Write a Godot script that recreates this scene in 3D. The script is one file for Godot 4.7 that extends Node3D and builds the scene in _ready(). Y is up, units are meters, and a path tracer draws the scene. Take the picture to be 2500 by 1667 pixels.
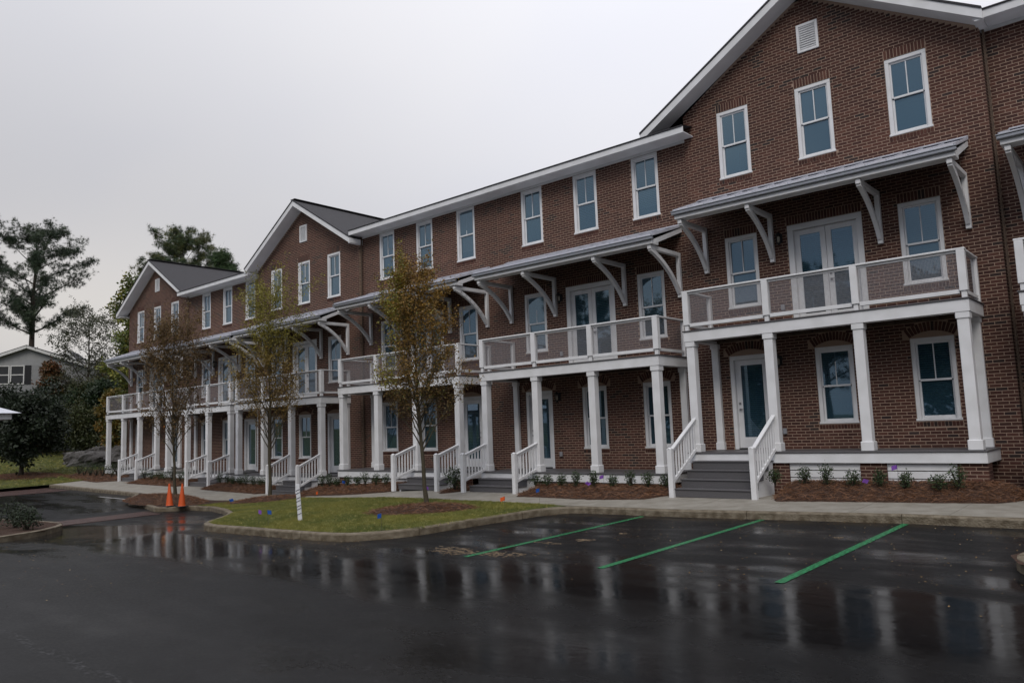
extends Node3D

# ---------------------------------------------------------------- mesh builder
class MB:
	var v := PackedVector3Array()
	var n := PackedVector3Array()
	var uv := PackedVector2Array()
	var col := PackedColorArray()
	var colored := false
	var ink := Color(1, 1, 1)
	func tri(a: Vector3, b: Vector3, c: Vector3, na: Vector3, nb: Vector3, nc: Vector3) -> void:
		if (b - a).cross(c - a).dot(na + nb + nc) > 0.0:
			var t := b; b = c; c = t
			var tn := nb; nb = nc; nc = tn
		v.append(a); v.append(b); v.append(c)
		n.append(na); n.append(nb); n.append(nc)
		if colored:
			col.append(ink); col.append(ink); col.append(ink)
	func flat(a: Vector3, b: Vector3, c: Vector3, out: Vector3) -> void:
		var k := (b - a).cross(c - a)
		if k.length_squared() < 1e-16:
			return
		k = k.normalized()
		if k.dot(out) < 0.0:
			k = -k
		tri(a, b, c, k, k, k)
	func quad(a: Vector3, b: Vector3, c: Vector3, d: Vector3, out: Vector3) -> void:
		flat(a, b, c, out); flat(a, c, d, out)
	func box(c: Vector3, s: Vector3, bev := 0.0, turn := Basis()) -> void:
		var h := s * 0.5
		var b: float = min(bev, min(h.x, min(h.y, h.z)) * 0.9)
		if b <= 0.0:
			for ax in 3:
				for sg in [-1.0, 1.0]:
					var o := Vector3(); o[ax] = sg
					var u := Vector3(); u[(ax + 1) % 3] = 1.0
					var w := Vector3(); w[(ax + 2) % 3] = 1.0
					var p := o * h
					quad(c + turn * (p - u * h - w * h), c + turn * (p + u * h - w * h), c + turn * (p + u * h + w * h), c + turn * (p - u * h + w * h), turn * o)
			return
		for ax in 3:
			var i := (ax + 1) % 3
			var j := (ax + 2) % 3
			for sg in [-1.0, 1.0]:
				var o := Vector3(); o[ax] = sg
				var q := []
				for k in [[-1, -1], [1, -1], [1, 1], [-1, 1]]:
					var p := Vector3(); p[ax] = sg * h[ax]; p[i] = k[0] * (h[i] - b); p[j] = k[1] * (h[j] - b)
					q.append(c + turn * p)
				quad(q[0], q[1], q[2], q[3], turn * o)
			for si in [-1.0, 1.0]:
				for sj in [-1.0, 1.0]:
					var q := []
					for k in [[0, -1], [0, 1], [1, 1], [1, -1]]:
						var p := Vector3(); p[ax] = k[1] * (h[ax] - b)
						p[i] = si * (h[i] if k[0] == 0 else h[i] - b)
						p[j] = sj * (h[j] - b if k[0] == 0 else h[j])
						q.append(c + turn * p)
					var o := Vector3(); o[i] = si; o[j] = sj
					quad(q[0], q[1], q[2], q[3], turn * o)
		for sx in [-1.0, 1.0]:
			for sy in [-1.0, 1.0]:
				for sz in [-1.0, 1.0]:
					var a := Vector3(sx * h.x, sy * (h.y - b), sz * (h.z - b))
					var d := Vector3(sx * (h.x - b), sy * h.y, sz * (h.z - b))
					var e := Vector3(sx * (h.x - b), sy * (h.y - b), sz * h.z)
					flat(c + turn * a, c + turn * d, c + turn * e, turn * Vector3(sx, sy, sz))
	func span(a: Vector3, b: Vector3, bev := 0.0) -> void:      # a box from corner to corner
		box((a + b) * 0.5, (b - a).abs(), bev)
	func bar(a: Vector3, b: Vector3, w: float, t: float, bev := 0.0, side := Vector3(1, 0, 0)) -> void:   # a beam from a to b
		var y := (b - a).normalized()
		var x := (side - y * side.dot(y)).normalized()
		box((a + b) * 0.5, Vector3(w, (b - a).length(), t), bev, Basis(x, y, x.cross(y)))
	func prism(pts: PackedVector2Array, z0: float, z1: float, at := Transform3D()) -> void:   # an outline in xy given a depth
		var ids := Geometry2D.triangulate_polygon(pts)
		for k in range(0, ids.size(), 3):
			for z in [z0, z1]:
				var q := []
				for m in 3:
					q.append(at * Vector3(pts[ids[k + m]].x, pts[ids[k + m]].y, z))
				flat(q[0], q[1], q[2], at.basis * Vector3(0, 0, 1.0 if z == max(z0, z1) else -1.0))
		var cw := 0.0
		for k in pts.size():
			var a := pts[k]; var b := pts[(k + 1) % pts.size()]
			cw += a.x * b.y - b.x * a.y
		for k in pts.size():
			var a := pts[k]; var b := pts[(k + 1) % pts.size()]
			var o := Vector3(b.y - a.y, a.x - b.x, 0) * (1.0 if cw > 0 else -1.0)
			quad(at * Vector3(a.x, a.y, z0), at * Vector3(b.x, b.y, z0), at * Vector3(b.x, b.y, z1), at * Vector3(a.x, a.y, z1), at.basis * o)
	func tube(p: Array, r: Array, sides := 6) -> void:
		var rings := []
		for k in p.size():
			var d: Vector3 = (p[min(k + 1, p.size() - 1)] - p[max(k - 1, 0)]).normalized()
			var x := d.cross(Vector3(0.31, 0.2, 0.93)).normalized()
			var y := d.cross(x)
			var ring := []
			for s in sides:
				var a := TAU * s / sides
				ring.append([p[k] + (x * cos(a) + y * sin(a)) * r[k], x * cos(a) + y * sin(a)])
			rings.append(ring)
		for k in p.size() - 1:
			for s in sides:
				var a = rings[k][s]; var b = rings[k][(s + 1) % sides]; var c = rings[k + 1][(s + 1) % sides]; var d = rings[k + 1][s]
				tri(a[0], b[0], c[0], a[1], b[1], c[1]); tri(a[0], c[0], d[0], a[1], c[1], d[1])
	func lathe(c: Vector3, prof: Array, sides := 12) -> void:   # prof: [radius, height]
		for k in prof.size() - 1:
			var r0: float = prof[k][0]; var y0: float = prof[k][1]; var r1: float = prof[k + 1][0]; var y1: float = prof[k + 1][1]
			var sl := Vector2(y1 - y0, r0 - r1).normalized()
			for s in sides:
				var a0 := TAU * s / sides; var a1 := TAU * (s + 1) / sides
				var d0 := Vector3(cos(a0), 0, sin(a0)); var d1 := Vector3(cos(a1), 0, sin(a1))
				var n0 := d0 * sl.x + Vector3(0, sl.y, 0); var n1 := d1 * sl.x + Vector3(0, sl.y, 0)
				var up := Vector3(0, y0, 0); var vp := Vector3(0, y1, 0)
				tri(c + d0 * r0 + up, c + d1 * r0 + up, c + d1 * r1 + vp, n0, n1, n1)
				tri(c + d0 * r0 + up, c + d1 * r1 + vp, c + d0 * r1 + vp, n0, n1, n0)
	func mesh() -> ArrayMesh:
		var arr := []
		arr.resize(Mesh.ARRAY_MAX)
		arr[Mesh.ARRAY_VERTEX] = v
		arr[Mesh.ARRAY_NORMAL] = n
		if uv.size() == v.size():
			arr[Mesh.ARRAY_TEX_UV] = uv
		if colored and col.size() == v.size():
			arr[Mesh.ARRAY_COLOR] = col
		var m := ArrayMesh.new()
		m.add_surface_from_arrays(Mesh.PRIMITIVE_TRIANGLES, arr)
		return m

var M := {}
var rng := RandomNumberGenerator.new()
var store := {}            # shared meshes by key

func lin(r: float, g: float, b: float) -> Color:
	return Color(r, g, b).linear_to_srgb()

func put(mesh: Mesh, called: String, mat: Material, parent: Node, at := Transform3D()) -> MeshInstance3D:
	var o := MeshInstance3D.new()
	o.name = called; o.mesh = mesh; o.material_override = mat; o.transform = at
	parent.add_child(o, true)
	return o

func tag(o: Node, label: String, category: String, group := "") -> void:
	o.set_meta("label", label); o.set_meta("category", category)
	if group:
		o.set_meta("group", group)

var taken := {}
func numbered(called: String) -> String:
	taken[called] = taken.get(called, -1) + 1
	return called if taken[called] == 0 else "%s_%03d" % [called, taken[called]]

func thing(called: String, at := Vector3.ZERO, turn := 0.0) -> Node3D:
	var o := Node3D.new()
	o.name = numbered(called); o.position = at; o.rotation.y = turn
	add_child(o)
	return o

func structure(mesh: Mesh, called: String, mat: Material) -> MeshInstance3D:
	var o := put(mesh, numbered(called), mat, self)
	o.set_meta("kind", "structure")
	return o

func scatter(mesh: Mesh, xf: Array, cols: Array, called: String, mat: Material, parent: Node) -> MultiMeshInstance3D:
	var mm := MultiMesh.new()
	mm.transform_format = MultiMesh.TRANSFORM_3D
	mm.use_colors = cols.size() > 0
	mm.mesh = mesh
	mm.instance_count = xf.size()
	var step := 16 if cols.size() > 0 else 12
	var buf := PackedFloat32Array()
	buf.resize(step * xf.size())
	for k in xf.size():
		var t: Transform3D = xf[k]
		var b := t.basis
		var i := k * step
		buf[i] = b.x.x; buf[i + 1] = b.y.x; buf[i + 2] = b.z.x; buf[i + 3] = t.origin.x
		buf[i + 4] = b.x.y; buf[i + 5] = b.y.y; buf[i + 6] = b.z.y; buf[i + 7] = t.origin.y
		buf[i + 8] = b.x.z; buf[i + 9] = b.y.z; buf[i + 10] = b.z.z; buf[i + 11] = t.origin.z
		if step == 16:
			var c: Color = cols[k]
			buf[i + 12] = c.r; buf[i + 13] = c.g; buf[i + 14] = c.b; buf[i + 15] = 1.0
	mm.buffer = buf
	var o := MultiMeshInstance3D.new()
	o.multimesh = mm; o.name = called; o.material_override = mat
	o.set_meta("kind", "stuff")
	parent.add_child(o, true)
	return o

# ---------------------------------------------------------------- terrain
const XS := [-400.0, -120.0, -80.0, -65.0, -55.0, -45.0, -38.0, -31.0, -24.0, -20.0, -17.0, -14.0, -8.6, -4.0, 0.0, 6.0, 40.0, 400.0]
const YS := [4.0, 3.2, 1.7, 0.95, 0.35, -0.2, -0.26, -0.31, -0.42, -0.24, -0.08, -0.06, 0.015, 0.045, 0.07, 0.12, 0.3, 0.4]
func lerp_at(x: float, a: Array, b: Array) -> float:
	if x <= a[0]:
		return b[0]
	for k in range(1, a.size()):
		if x <= a[k]:
			return lerpf(b[k - 1], b[k], (x - a[k - 1]) / (a[k] - a[k - 1]))
	return b[-1]
func gy(x: float, z: float) -> float:      # the height of walks, lawns and kerb tops
	return lerp_at(x, XS, YS) - lerp_at(x, [-12.0, -8.0, -3.7, 0.0], [0.055, 0.06, 0.012, 0.012]) * clampf(z - 1.2, 0, 1.55) - 0.01 * clampf(z - 2.75, 0, 20)
const ROAD := -0.135                        # the asphalt lies this far below
const KX := [-42.0, -38.4, -31.6, -29.7, -28.5, -27.2, -25.2, -24.75, -23.65, -21.2, -19.3, -18.2, -17.0, -16.75, -16.2, -14.5, -12.54, -11.74, -11.37, -10.96, -10.85, -10.54, -10.2, 14.0]
const KZ := [2.5, 2.57, 2.8, 3.84, 4.41, 4.45, 4.89, 3.95, 3.87, 4.77, 5.64, 6.4, 7.4, 7.7, 7.85, 7.75, 7.7, 7.62, 7.31, 6.68, 5.4, 3.1, 2.75, 2.75]
func kz(x: float) -> float:                 # the kerb's outer edge
	return lerp_at(x, KX, KZ)
const WX := [-44.0, -38.4, -31.6, -28.0, -25.6, -24.0, -21.6, -17.5, -15.2, -12.2, -10.7, -10.2, 14.0]
const WZ := [2.35, 2.42, 2.65, 2.9, 2.65, 2.14, 1.75, 2.3, 2.24, 2.41, 2.55, 2.6, 2.6]
func wz(x: float) -> float:                 # the outer edge of the walk
	return lerp_at(x, WX, WZ)

# ---------------------------------------------------------------- materials
func noise_tex(freq: float, lo: Color, hi: Color, size := 512, octaves := 4, sd := 1, mid := 0.5) -> NoiseTexture2D:
	var f := FastNoiseLite.new()
	f.noise_type = FastNoiseLite.TYPE_SIMPLEX; f.frequency = freq; f.fractal_octaves = octaves; f.seed = sd
	var g := Gradient.new()
	g.set_color(0, lo); g.set_color(1, hi); g.set_offset(0, mid - 0.32); g.set_offset(1, mid + 0.32)
	var t := NoiseTexture2D.new()
	t.noise = f; t.width = size; t.height = size; t.seamless = true; t.color_ramp = g
	return t

func noise_bump(freq: float, strength: float, sd: int) -> NoiseTexture2D:
	var f := FastNoiseLite.new()
	f.noise_type = FastNoiseLite.TYPE_SIMPLEX; f.frequency = freq; f.fractal_octaves = 4; f.seed = sd
	var t := NoiseTexture2D.new()
	t.noise = f; t.width = 512; t.height = 512; t.seamless = true; t.as_normal_map = true; t.bump_strength = strength
	return t

func mat(called: String, c: Color, rough: float, metal := 0.0, tex: Texture2D = null, scale := 1.0, bump: Texture2D = null, depth := 1.0, tinted := false, spec := 0.5) -> StandardMaterial3D:
	var m := StandardMaterial3D.new()
	m.resource_name = called
	m.albedo_color = c; m.roughness = rough; m.metallic = metal; m.metallic_specular = spec
	if tex or bump:
		m.uv1_triplanar = true; m.uv1_world_triplanar = true; m.uv1_scale = Vector3.ONE * scale
	if tex:
		m.albedo_texture = tex
	if bump:
		m.normal_enabled = true; m.normal_texture = bump; m.normal_scale = depth
	m.vertex_color_use_as_albedo = tinted
	M[called] = m
	return m

func make_materials() -> void:
	var soft := noise_tex(0.008, Color(0.955, 0.955, 0.95), Color(1, 1, 1), 512, 3, 3)
	var grain := noise_tex(0.09, Color(0.72, 0.72, 0.72), Color(1, 1, 1), 512, 4, 5)
	var coarse := noise_tex(0.03, Color(0.62, 0.62, 0.62), Color(1, 1, 1), 512, 5, 8)
	var bumps := noise_bump(0.12, 6.0, 11)
	mat("white", lin(0.72, 0.725, 0.745), 0.45, 0.0, soft, 0.35)
	mat("white_dull", lin(0.55, 0.55, 0.54), 0.6, 0.0, soft, 0.9)
	mat("brick", Color(1, 1, 1), 0.85, 0.0, grain, 3.0, bumps, 0.6, true)
	mat("mortar", lin(0.47, 0.335, 0.255), 0.95, 0.0, grain, 2.0, bumps, 0.4)
	mat("deck", lin(0.125, 0.12, 0.127), 0.5, 0.0, grain, 1.3)
	mat("deck_dark", lin(0.05, 0.052, 0.055), 0.6)
	mat("timber", lin(0.11, 0.07, 0.045), 0.8, 0.0, coarse, 1.5)
	mat("metal_roof", lin(0.58, 0.595, 0.66), 0.35, 0.2, soft, 0.8)
	mat("gutter", lin(0.3, 0.315, 0.35), 0.4, 0.4, soft, 1.5)
	mat("shingle", lin(0.095, 0.092, 0.1), 0.9, 0.0, noise_tex(0.16, Color(0.35, 0.35, 0.37), Color(1, 1, 1), 512, 3, 21), 1.1, bumps, 0.8)
	mat("black_metal", lin(0.012, 0.012, 0.013), 0.4, 0.3)
	mat("grey_box", lin(0.25, 0.25, 0.27), 0.5)
	mat("blind", lin(0.5, 0.51, 0.5), 0.6)
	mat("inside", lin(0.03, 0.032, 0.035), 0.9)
	mat("nickel", lin(0.3, 0.3, 0.31), 0.3, 0.9)
	var g := mat("glass", lin(0.05, 0.125, 0.18), 0.02, 0.6, null, 1.0, null, 1.0, false, 1.0)
	g.transparency = BaseMaterial3D.TRANSPARENCY_ALPHA; g.albedo_color.a = 0.55
	g.clearcoat_enabled = true; g.clearcoat = 1.0; g.clearcoat_roughness = 0.02
	mat("screen", lin(0.3, 0.285, 0.3), 0.5, 0.3)
	M.screen.cull_mode = BaseMaterial3D.CULL_DISABLED
	mat("concrete", lin(0.29, 0.27, 0.235), 0.6, 0.0, noise_tex(0.012, Color(0.88, 0.875, 0.86), Color(1, 1, 1), 512, 5, 28), 0.3, bumps, 0.12)
	mat("kerb", lin(0.19, 0.16, 0.115), 0.7, 0.0, noise_tex(0.02, Color(0.7, 0.67, 0.62), Color(1, 1, 1), 512, 4, 31), 0.35, bumps, 0.25)
	mat("grass_ground", lin(0.10, 0.115, 0.022), 0.95, 0.0, coarse, 0.6, bumps, 1.0)
	mat("mulch", lin(0.085, 0.038, 0.02), 0.95, 0.0, coarse, 1.6, bumps, 1.5)
	mat("ground", lin(0.05, 0.055, 0.02), 0.95, 0.0, coarse, 0.3)
	mat("paver", lin(0.11, 0.055, 0.045), 0.4, 0.0, grain, 1.5)
	mat("line_green", lin(0.02, 0.235, 0.085), 0.4, 0.0, noise_tex(0.045, Color(0.3, 0.34, 0.32), Color(1, 1, 1), 512, 5, 41, 0.36), 0.9)
	mat("line_white", lin(0.5, 0.5, 0.5), 0.4, 0.0, grain, 1.0)
	mat("sand", lin(0.36, 0.27, 0.18), 0.9, 0.0, grain, 1.5)
	mat("bark", lin(0.06, 0.045, 0.032), 0.9, 0.0, coarse, 2.0, bumps, 1.0)
	mat("bark_young", lin(0.085, 0.07, 0.04), 0.85, 0.0, coarse, 3.0, bumps, 0.6)
	mat("bark_pale", lin(0.14, 0.12, 0.1), 0.9, 0.0, coarse, 2.0)
	var lf := mat("leaf", Color(1, 1, 1), 0.6, 0.0, null, 1.0, null, 1.0, true)
	lf.cull_mode = BaseMaterial3D.CULL_DISABLED; lf.backlight_enabled = true; lf.backlight = Color(0.5, 0.5, 0.4)
	var nd := mat("needle", Color(1, 1, 1), 0.6, 0.0, null, 1.0, null, 1.0, true)
	nd.cull_mode = BaseMaterial3D.CULL_DISABLED
	var bl := mat("blade", Color(1, 1, 1), 0.6, 0.0, null, 1.0, null, 1.0, true)
	bl.cull_mode = BaseMaterial3D.CULL_DISABLED
	mat("cone", lin(0.56, 0.08, 0.01), 0.55)
	mat("rubber", lin(0.015, 0.015, 0.016), 0.7)
	mat("flag_blue", lin(0.0, 0.06, 0.3), 0.5); mat("flag_purple", lin(0.2, 0.07, 0.38), 0.5); mat("flag_orange", lin(0.65, 0.1, 0.012), 0.5)
	for k in ["flag_blue", "flag_purple", "flag_orange"]:
		M[k].cull_mode = BaseMaterial3D.CULL_DISABLED
	mat("wire", lin(0.1, 0.1, 0.1), 0.5, 0.5)
	mat("stake", lin(0.62, 0.63, 0.66), 0.5); mat("stake_band", lin(0.06, 0.06, 0.085), 0.6)
	mat("rock", lin(0.16, 0.15, 0.145), 0.9, 0.0, coarse, 0.8, bumps, 1.5)
	mat("siding", lin(0.27, 0.275, 0.28), 0.7, 0.0, soft, 0.5)
	mat("siding_tan", lin(0.2, 0.185, 0.15), 0.7, 0.0, soft, 0.5)
	mat("pvc", lin(0.5, 0.5, 0.5), 0.5)
	mat("lamp_glass", lin(0.5, 0.45, 0.35), 0.2)
	var lit := mat("lamp_lit", lin(0.8, 0.5, 0.2), 0.3)
	lit.emission_enabled = true; lit.emission = Color(1.0, 0.55, 0.15); lit.emission_energy_multiplier = 0.35
	mat("asphalt_far", lin(0.035, 0.035, 0.037), 0.35, 0.0, coarse, 0.4)

# ---------------------------------------------------------------- the townhouses
const PITCH := 0.0677
const SP := 1.871          # between the porch columns
const WO := 1.97           # between the windows

func keep(key: String, make: Callable) -> ArrayMesh:
	if not store.has(key):
		var b := MB.new()
		make.call(b)
		store[key] = b.mesh()
	return store[key]

func arch_outline(w: float, y0: float, spring: float, rise: float) -> PackedVector2Array:
	var c := w * 0.5
	var r := (c * c + rise * rise) / (2.0 * rise)
	var cy := spring + rise - r
	var a := asin(c / r)
	var p := PackedVector2Array([Vector2(-c, y0), Vector2(c, y0)])
	for k in 13:
		var t := a - 2.0 * a * k / 12.0
		p.append(Vector2(sin(t) * r, cy + cos(t) * r))
	return p

func blind_mesh(w: float, h: float, tilt: float, key: String, low := 0.02) -> ArrayMesh:
	return keep("blind%s%.2f%.2f%.2f" % [key, w, h, low], func(b: MB):
		var y := low
		while y < h - 0.03:
			var d := Vector3(0, sin(tilt) * 0.022, cos(tilt) * 0.022)
			b.quad(Vector3(-w / 2, y, 0) - d, Vector3(w / 2, y, 0) - d, Vector3(w / 2, y, 0) + d, Vector3(-w / 2, y, 0) + d, Vector3(0, cos(tilt), -sin(tilt)))
			y += 0.047
		b.span(Vector3(-w / 2, h - 0.05, -0.025), Vector3(w / 2, h, 0.025)))

func add_window(house: Node3D, x: float, y: float, z: float, w: float, h: float, arched: bool, tilt: float) -> void:
	var key := "%.2f%.2f%s" % [w, h, arched]
	var tw := 0.085
	var trim := keep("trim" + key, func(b: MB):
		b.span(Vector3(-w / 2, 0.05, -0.13), Vector3(-w / 2 + tw, h - tw, -0.012), 0.006)
		b.span(Vector3(w / 2 - tw, 0.05, -0.13), Vector3(w / 2, h - tw, -0.012), 0.006)
		b.span(Vector3(-w / 2, h - tw, -0.13), Vector3(w / 2, h, -0.014), 0.006)
		b.span(Vector3(-w / 2 - 0.015, 0.0, -0.13), Vector3(w / 2 + 0.015, 0.05, 0.012), 0.008)
		if arched:
			b.prism(arch_outline(w, h, h, 0.12), -0.06, -0.01))
	var t := put(trim, "window", M.white, house, Transform3D(Basis(), Vector3(x, y, z)))
	var iw := w - 2 * tw
	var ih := h - tw - 0.05
	var up := keep("sash_top" + key, func(b: MB):
		var a := 0.05 + ih * 0.5
		var e := h - tw
		for s in [-1.0, 1.0]:
			b.span(Vector3(s * iw / 2, a, -0.085), Vector3(s * (iw / 2 - 0.035), e, -0.05), 0.004)
		b.span(Vector3(-iw / 2 + 0.035, e - 0.04, -0.085), Vector3(iw / 2 - 0.035, e, -0.052), 0.004)
		b.span(Vector3(-iw / 2 + 0.035, a - 0.022, -0.085), Vector3(iw / 2 - 0.035, a + 0.022, -0.046), 0.004))
	put(up, "sash", M.white, t)
	var low := keep("sash_low" + key, func(b: MB):
		var a := 0.05
		var e := 0.05 + ih * 0.5
		for s in [-1.0, 1.0]:
			b.span(Vector3(s * iw / 2, a, -0.115), Vector3(s * (iw / 2 - 0.04), e - 0.023, -0.08), 0.004)
		b.span(Vector3(-iw / 2 + 0.04, a, -0.115), Vector3(iw / 2 - 0.04, a + 0.06, -0.082), 0.004))
	put(low, "sash", M.white, t)
	put(keep("muntin" + key, func(b: MB): b.span(Vector3(-0.01, 0.05 + ih * 0.5 + 0.02, -0.078), Vector3(0.01, h - tw - 0.04, -0.058))), "muntin", M.white, t)
	var tip := func() -> Transform3D: return Transform3D(Basis(Vector3(1, 0, 0), rng.randf_range(-0.012, 0.012)) * Basis(Vector3(0, 1, 0), rng.randf_range(-0.01, 0.01)), Vector3.ZERO)
	put(keep("pane_top" + key, func(b: MB): b.quad(Vector3(-iw / 2, 0.05 + ih * 0.5, -0.07), Vector3(iw / 2, 0.05 + ih * 0.5, -0.07), Vector3(iw / 2, h - tw, -0.07), Vector3(-iw / 2, h - tw, -0.07), Vector3(0, 0, 1))), "pane", M.glass, t, tip.call())
	put(keep("pane_low" + key, func(b: MB): b.quad(Vector3(-iw / 2, 0.05, -0.1), Vector3(iw / 2, 0.05, -0.1), Vector3(iw / 2, 0.05 + ih * 0.5, -0.1), Vector3(-iw / 2, 0.05 + ih * 0.5, -0.1), Vector3(0, 0, 1))), "pane", M.glass, t, tip.call())
	if rng.randf() < 0.2:
		return
	put(blind_mesh(iw, ih, tilt, "w%.1f" % tilt, [0.02, 0.02, 0.55, 0.02, 0.3][posmod(int(absf(x) * 13.0 + y * 7.0 + house.position.x * 3.0), 5)]), "blind", M.blind, t, Transform3D(Basis(), Vector3(0, 0.05, -0.16)))

func door_leaf(b: MB, w: float, h: float, sw: float, kick: float) -> void:
	b.span(Vector3(-w / 2, 0, -0.04), Vector3(-w / 2 + sw, h, 0), 0.004)
	b.span(Vector3(w / 2 - sw, 0, -0.04), Vector3(w / 2, h, 0), 0.004)
	b.span(Vector3(-w / 2 + sw, 0, -0.04), Vector3(w / 2 - sw, kick, -0.001), 0.004)
	b.span(Vector3(-w / 2 + sw, h - sw, -0.04), Vector3(w / 2 - sw, h, -0.001), 0.004)

func handle(parent: Node3D, x: float, y: float, s: float) -> void:
	put(keep("handle%.0f" % s, func(b: MB):
		b.box(Vector3(0, 0, 0.006), Vector3(0.05, 0.05, 0.012), 0.004)
		b.box(Vector3(0, 0.14, 0.008), Vector3(0.055, 0.055, 0.016), 0.006)
		b.box(Vector3(0, 0, 0.03), Vector3(0.016, 0.016, 0.05))
		b.box(Vector3(s * 0.045, 0, 0.055), Vector3(0.11, 0.018, 0.016), 0.004)), "handle", M.nickel, parent, Transform3D(Basis(), Vector3(x, y, 0)))

func add_front_door(house: Node3D, x: float, z: float, flip: float) -> void:
	var w := 1.0
	var h := 2.23
	var t := put(keep("door_trim", func(b: MB):
		b.span(Vector3(-w / 2, 0.005, -0.16), Vector3(-w / 2 + 0.1, h - 0.1, -0.012), 0.006)
		b.span(Vector3(w / 2 - 0.1, 0.005, -0.16), Vector3(w / 2, h - 0.1, -0.012), 0.006)
		b.span(Vector3(-w / 2, h - 0.1, -0.16), Vector3(w / 2, h, -0.014), 0.006)
		b.prism(arch_outline(w, h, h, 0.13), -0.06, -0.01)), "door", M.white, house, Transform3D(Basis(), Vector3(x, 0, z)))
	put(keep("door_sill", func(b: MB): b.span(Vector3(-0.4, 0.004, -0.16), Vector3(0.4, 0.035, -0.02), 0.006)), "threshold", M.deck_dark, t)
	var leaf := put(keep("door_leaf", func(b: MB): door_leaf(b, 0.8, 2.09, 0.13, 0.25)), "leaf", M.white, t, Transform3D(Basis(), Vector3(0, 0.037, -0.1)))
	leaf.name = "door_leaf"
	put(keep("door_pane", func(b: MB): b.quad(Vector3(-0.27, 0.28, -0.12), Vector3(0.27, 0.28, -0.12), Vector3(0.27, 2.0, -0.12), Vector3(-0.27, 2.0, -0.12), Vector3(0, 0, 1))), "pane", M.glass, t)
	put(blind_mesh(0.54, 1.7, 0.5, "d"), "blind", M.blind, t, Transform3D(Basis(), Vector3(0, 0.29, -0.165)))
	handle(t, flip * -0.335, 0.95, flip)
	t.get_child(t.get_child_count() - 1).position.z = -0.1

func add_french_door(house: Node3D, z: float) -> void:
	var w := 1.66
	var y := 2.815
	var h := 2.325
	var t := put(keep("french_trim", func(b: MB):
		b.span(Vector3(-w / 2, 0, -0.16), Vector3(-w / 2 + 0.13, h - 0.13, -0.01), 0.006)
		b.span(Vector3(w / 2 - 0.13, 0, -0.16), Vector3(w / 2, h - 0.13, -0.01), 0.006)
		b.span(Vector3(-w / 2, h - 0.13, -0.16), Vector3(w / 2, h, -0.012), 0.006)), "french_door", M.white, house, Transform3D(Basis(), Vector3(0, y, z)))
	for s in [-1.0, 1.0]:
		var at := Transform3D(Basis(), Vector3(s * 0.352, 0.02, -0.1))
		put(keep("french_leaf", func(b: MB): door_leaf(b, 0.696, 2.17, 0.12, 0.22)), "door_leaf", M.white, t, at)
		put(keep("french_pane", func(b: MB): b.quad(Vector3(-0.23, 0.24, -0.02), Vector3(0.23, 0.24, -0.02), Vector3(0.23, 2.06, -0.02), Vector3(-0.23, 2.06, -0.02), Vector3(0, 0, 1))), "pane", M.glass, t, at)
		put(blind_mesh(0.46, 1.8, 0.5, "f"), "blind", M.blind, t, Transform3D(Basis(), Vector3(s * 0.352, 0.26, -0.165)))
	handle(t, 0.06, 0.95, 1.0)
	t.get_child(t.get_child_count() - 1).position.z = -0.1

func add_lantern(house: Node3D, at: Vector3, lit := false) -> void:
	var l := put(keep("lantern", func(b: MB):
		b.box(Vector3(0, 0.02, 0.012), Vector3(0.1, 0.2, 0.024), 0.006)
		b.bar(Vector3(0, 0.1, 0.02), Vector3(0, 0.14, 0.12), 0.018, 0.018)
		b.lathe(Vector3(0, 0, 0.12), [[0.005, 0.16], [0.075, 0.1], [0.075, 0.085], [0.06, 0.085]], 6)
		b.lathe(Vector3(0, 0, 0.12), [[0.055, -0.12], [0.055, -0.1], [0.02, -0.15], [0.004, -0.16]], 6)
		for k in 6:
			var a := TAU * k / 6
			var d := Vector3(cos(a), 0, sin(a))
			b.bar(Vector3(0, -0.1, 0.12) + d * 0.05, Vector3(0, 0.09, 0.12) + d * 0.062, 0.009, 0.009)), "wall_lantern", M.black_metal, house, Transform3D(Basis(), at))
	put(keep("lantern_glass", func(b: MB): b.lathe(Vector3(0, 0, 0.12), [[0.012, -0.09], [0.028, -0.06], [0.03, 0.03], [0.012, 0.06]], 8)), "bulb", M.lamp_lit if lit else M.lamp_glass, l)
	if lit:
		var o := OmniLight3D.new()
		o.light_color = Color(1.0, 0.6, 0.25); o.light_energy = 0.02; o.light_size = 0.1; o.omni_range = 8.0; o.omni_attenuation = 2.0; o.shadow_enabled = true
		o.name = "lantern_light"
		o.position = Vector3(0, 0, 0.12)
		l.add_child(o)

func brick_tone(x: float, y: float, fn: FastNoiseLite) -> Color:
	var t := fn.get_noise_2d(x * 9.0, y * 9.0)
	var r := rng.randf()
	var c := Color(0.092, 0.032, 0.022)
	if r < 0.16:
		c = Color(0.068, 0.022, 0.016)
	elif r < 0.4:
		c = Color(0.112, 0.04, 0.027)
	elif r < 0.48:
		c = Color(0.136, 0.054, 0.037)
	if t > 0.33 and rng.randf() < 0.55:
		c = Color(0.038, 0.022, 0.02)
	var k := rng.randf_range(0.84, 1.16) * (1.0 + 0.3 * fn.get_noise_2d(x * 1.3 + 50.0, y * 2.2))
	return Color(c.r * k, c.g * k, c.b * k)

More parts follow.
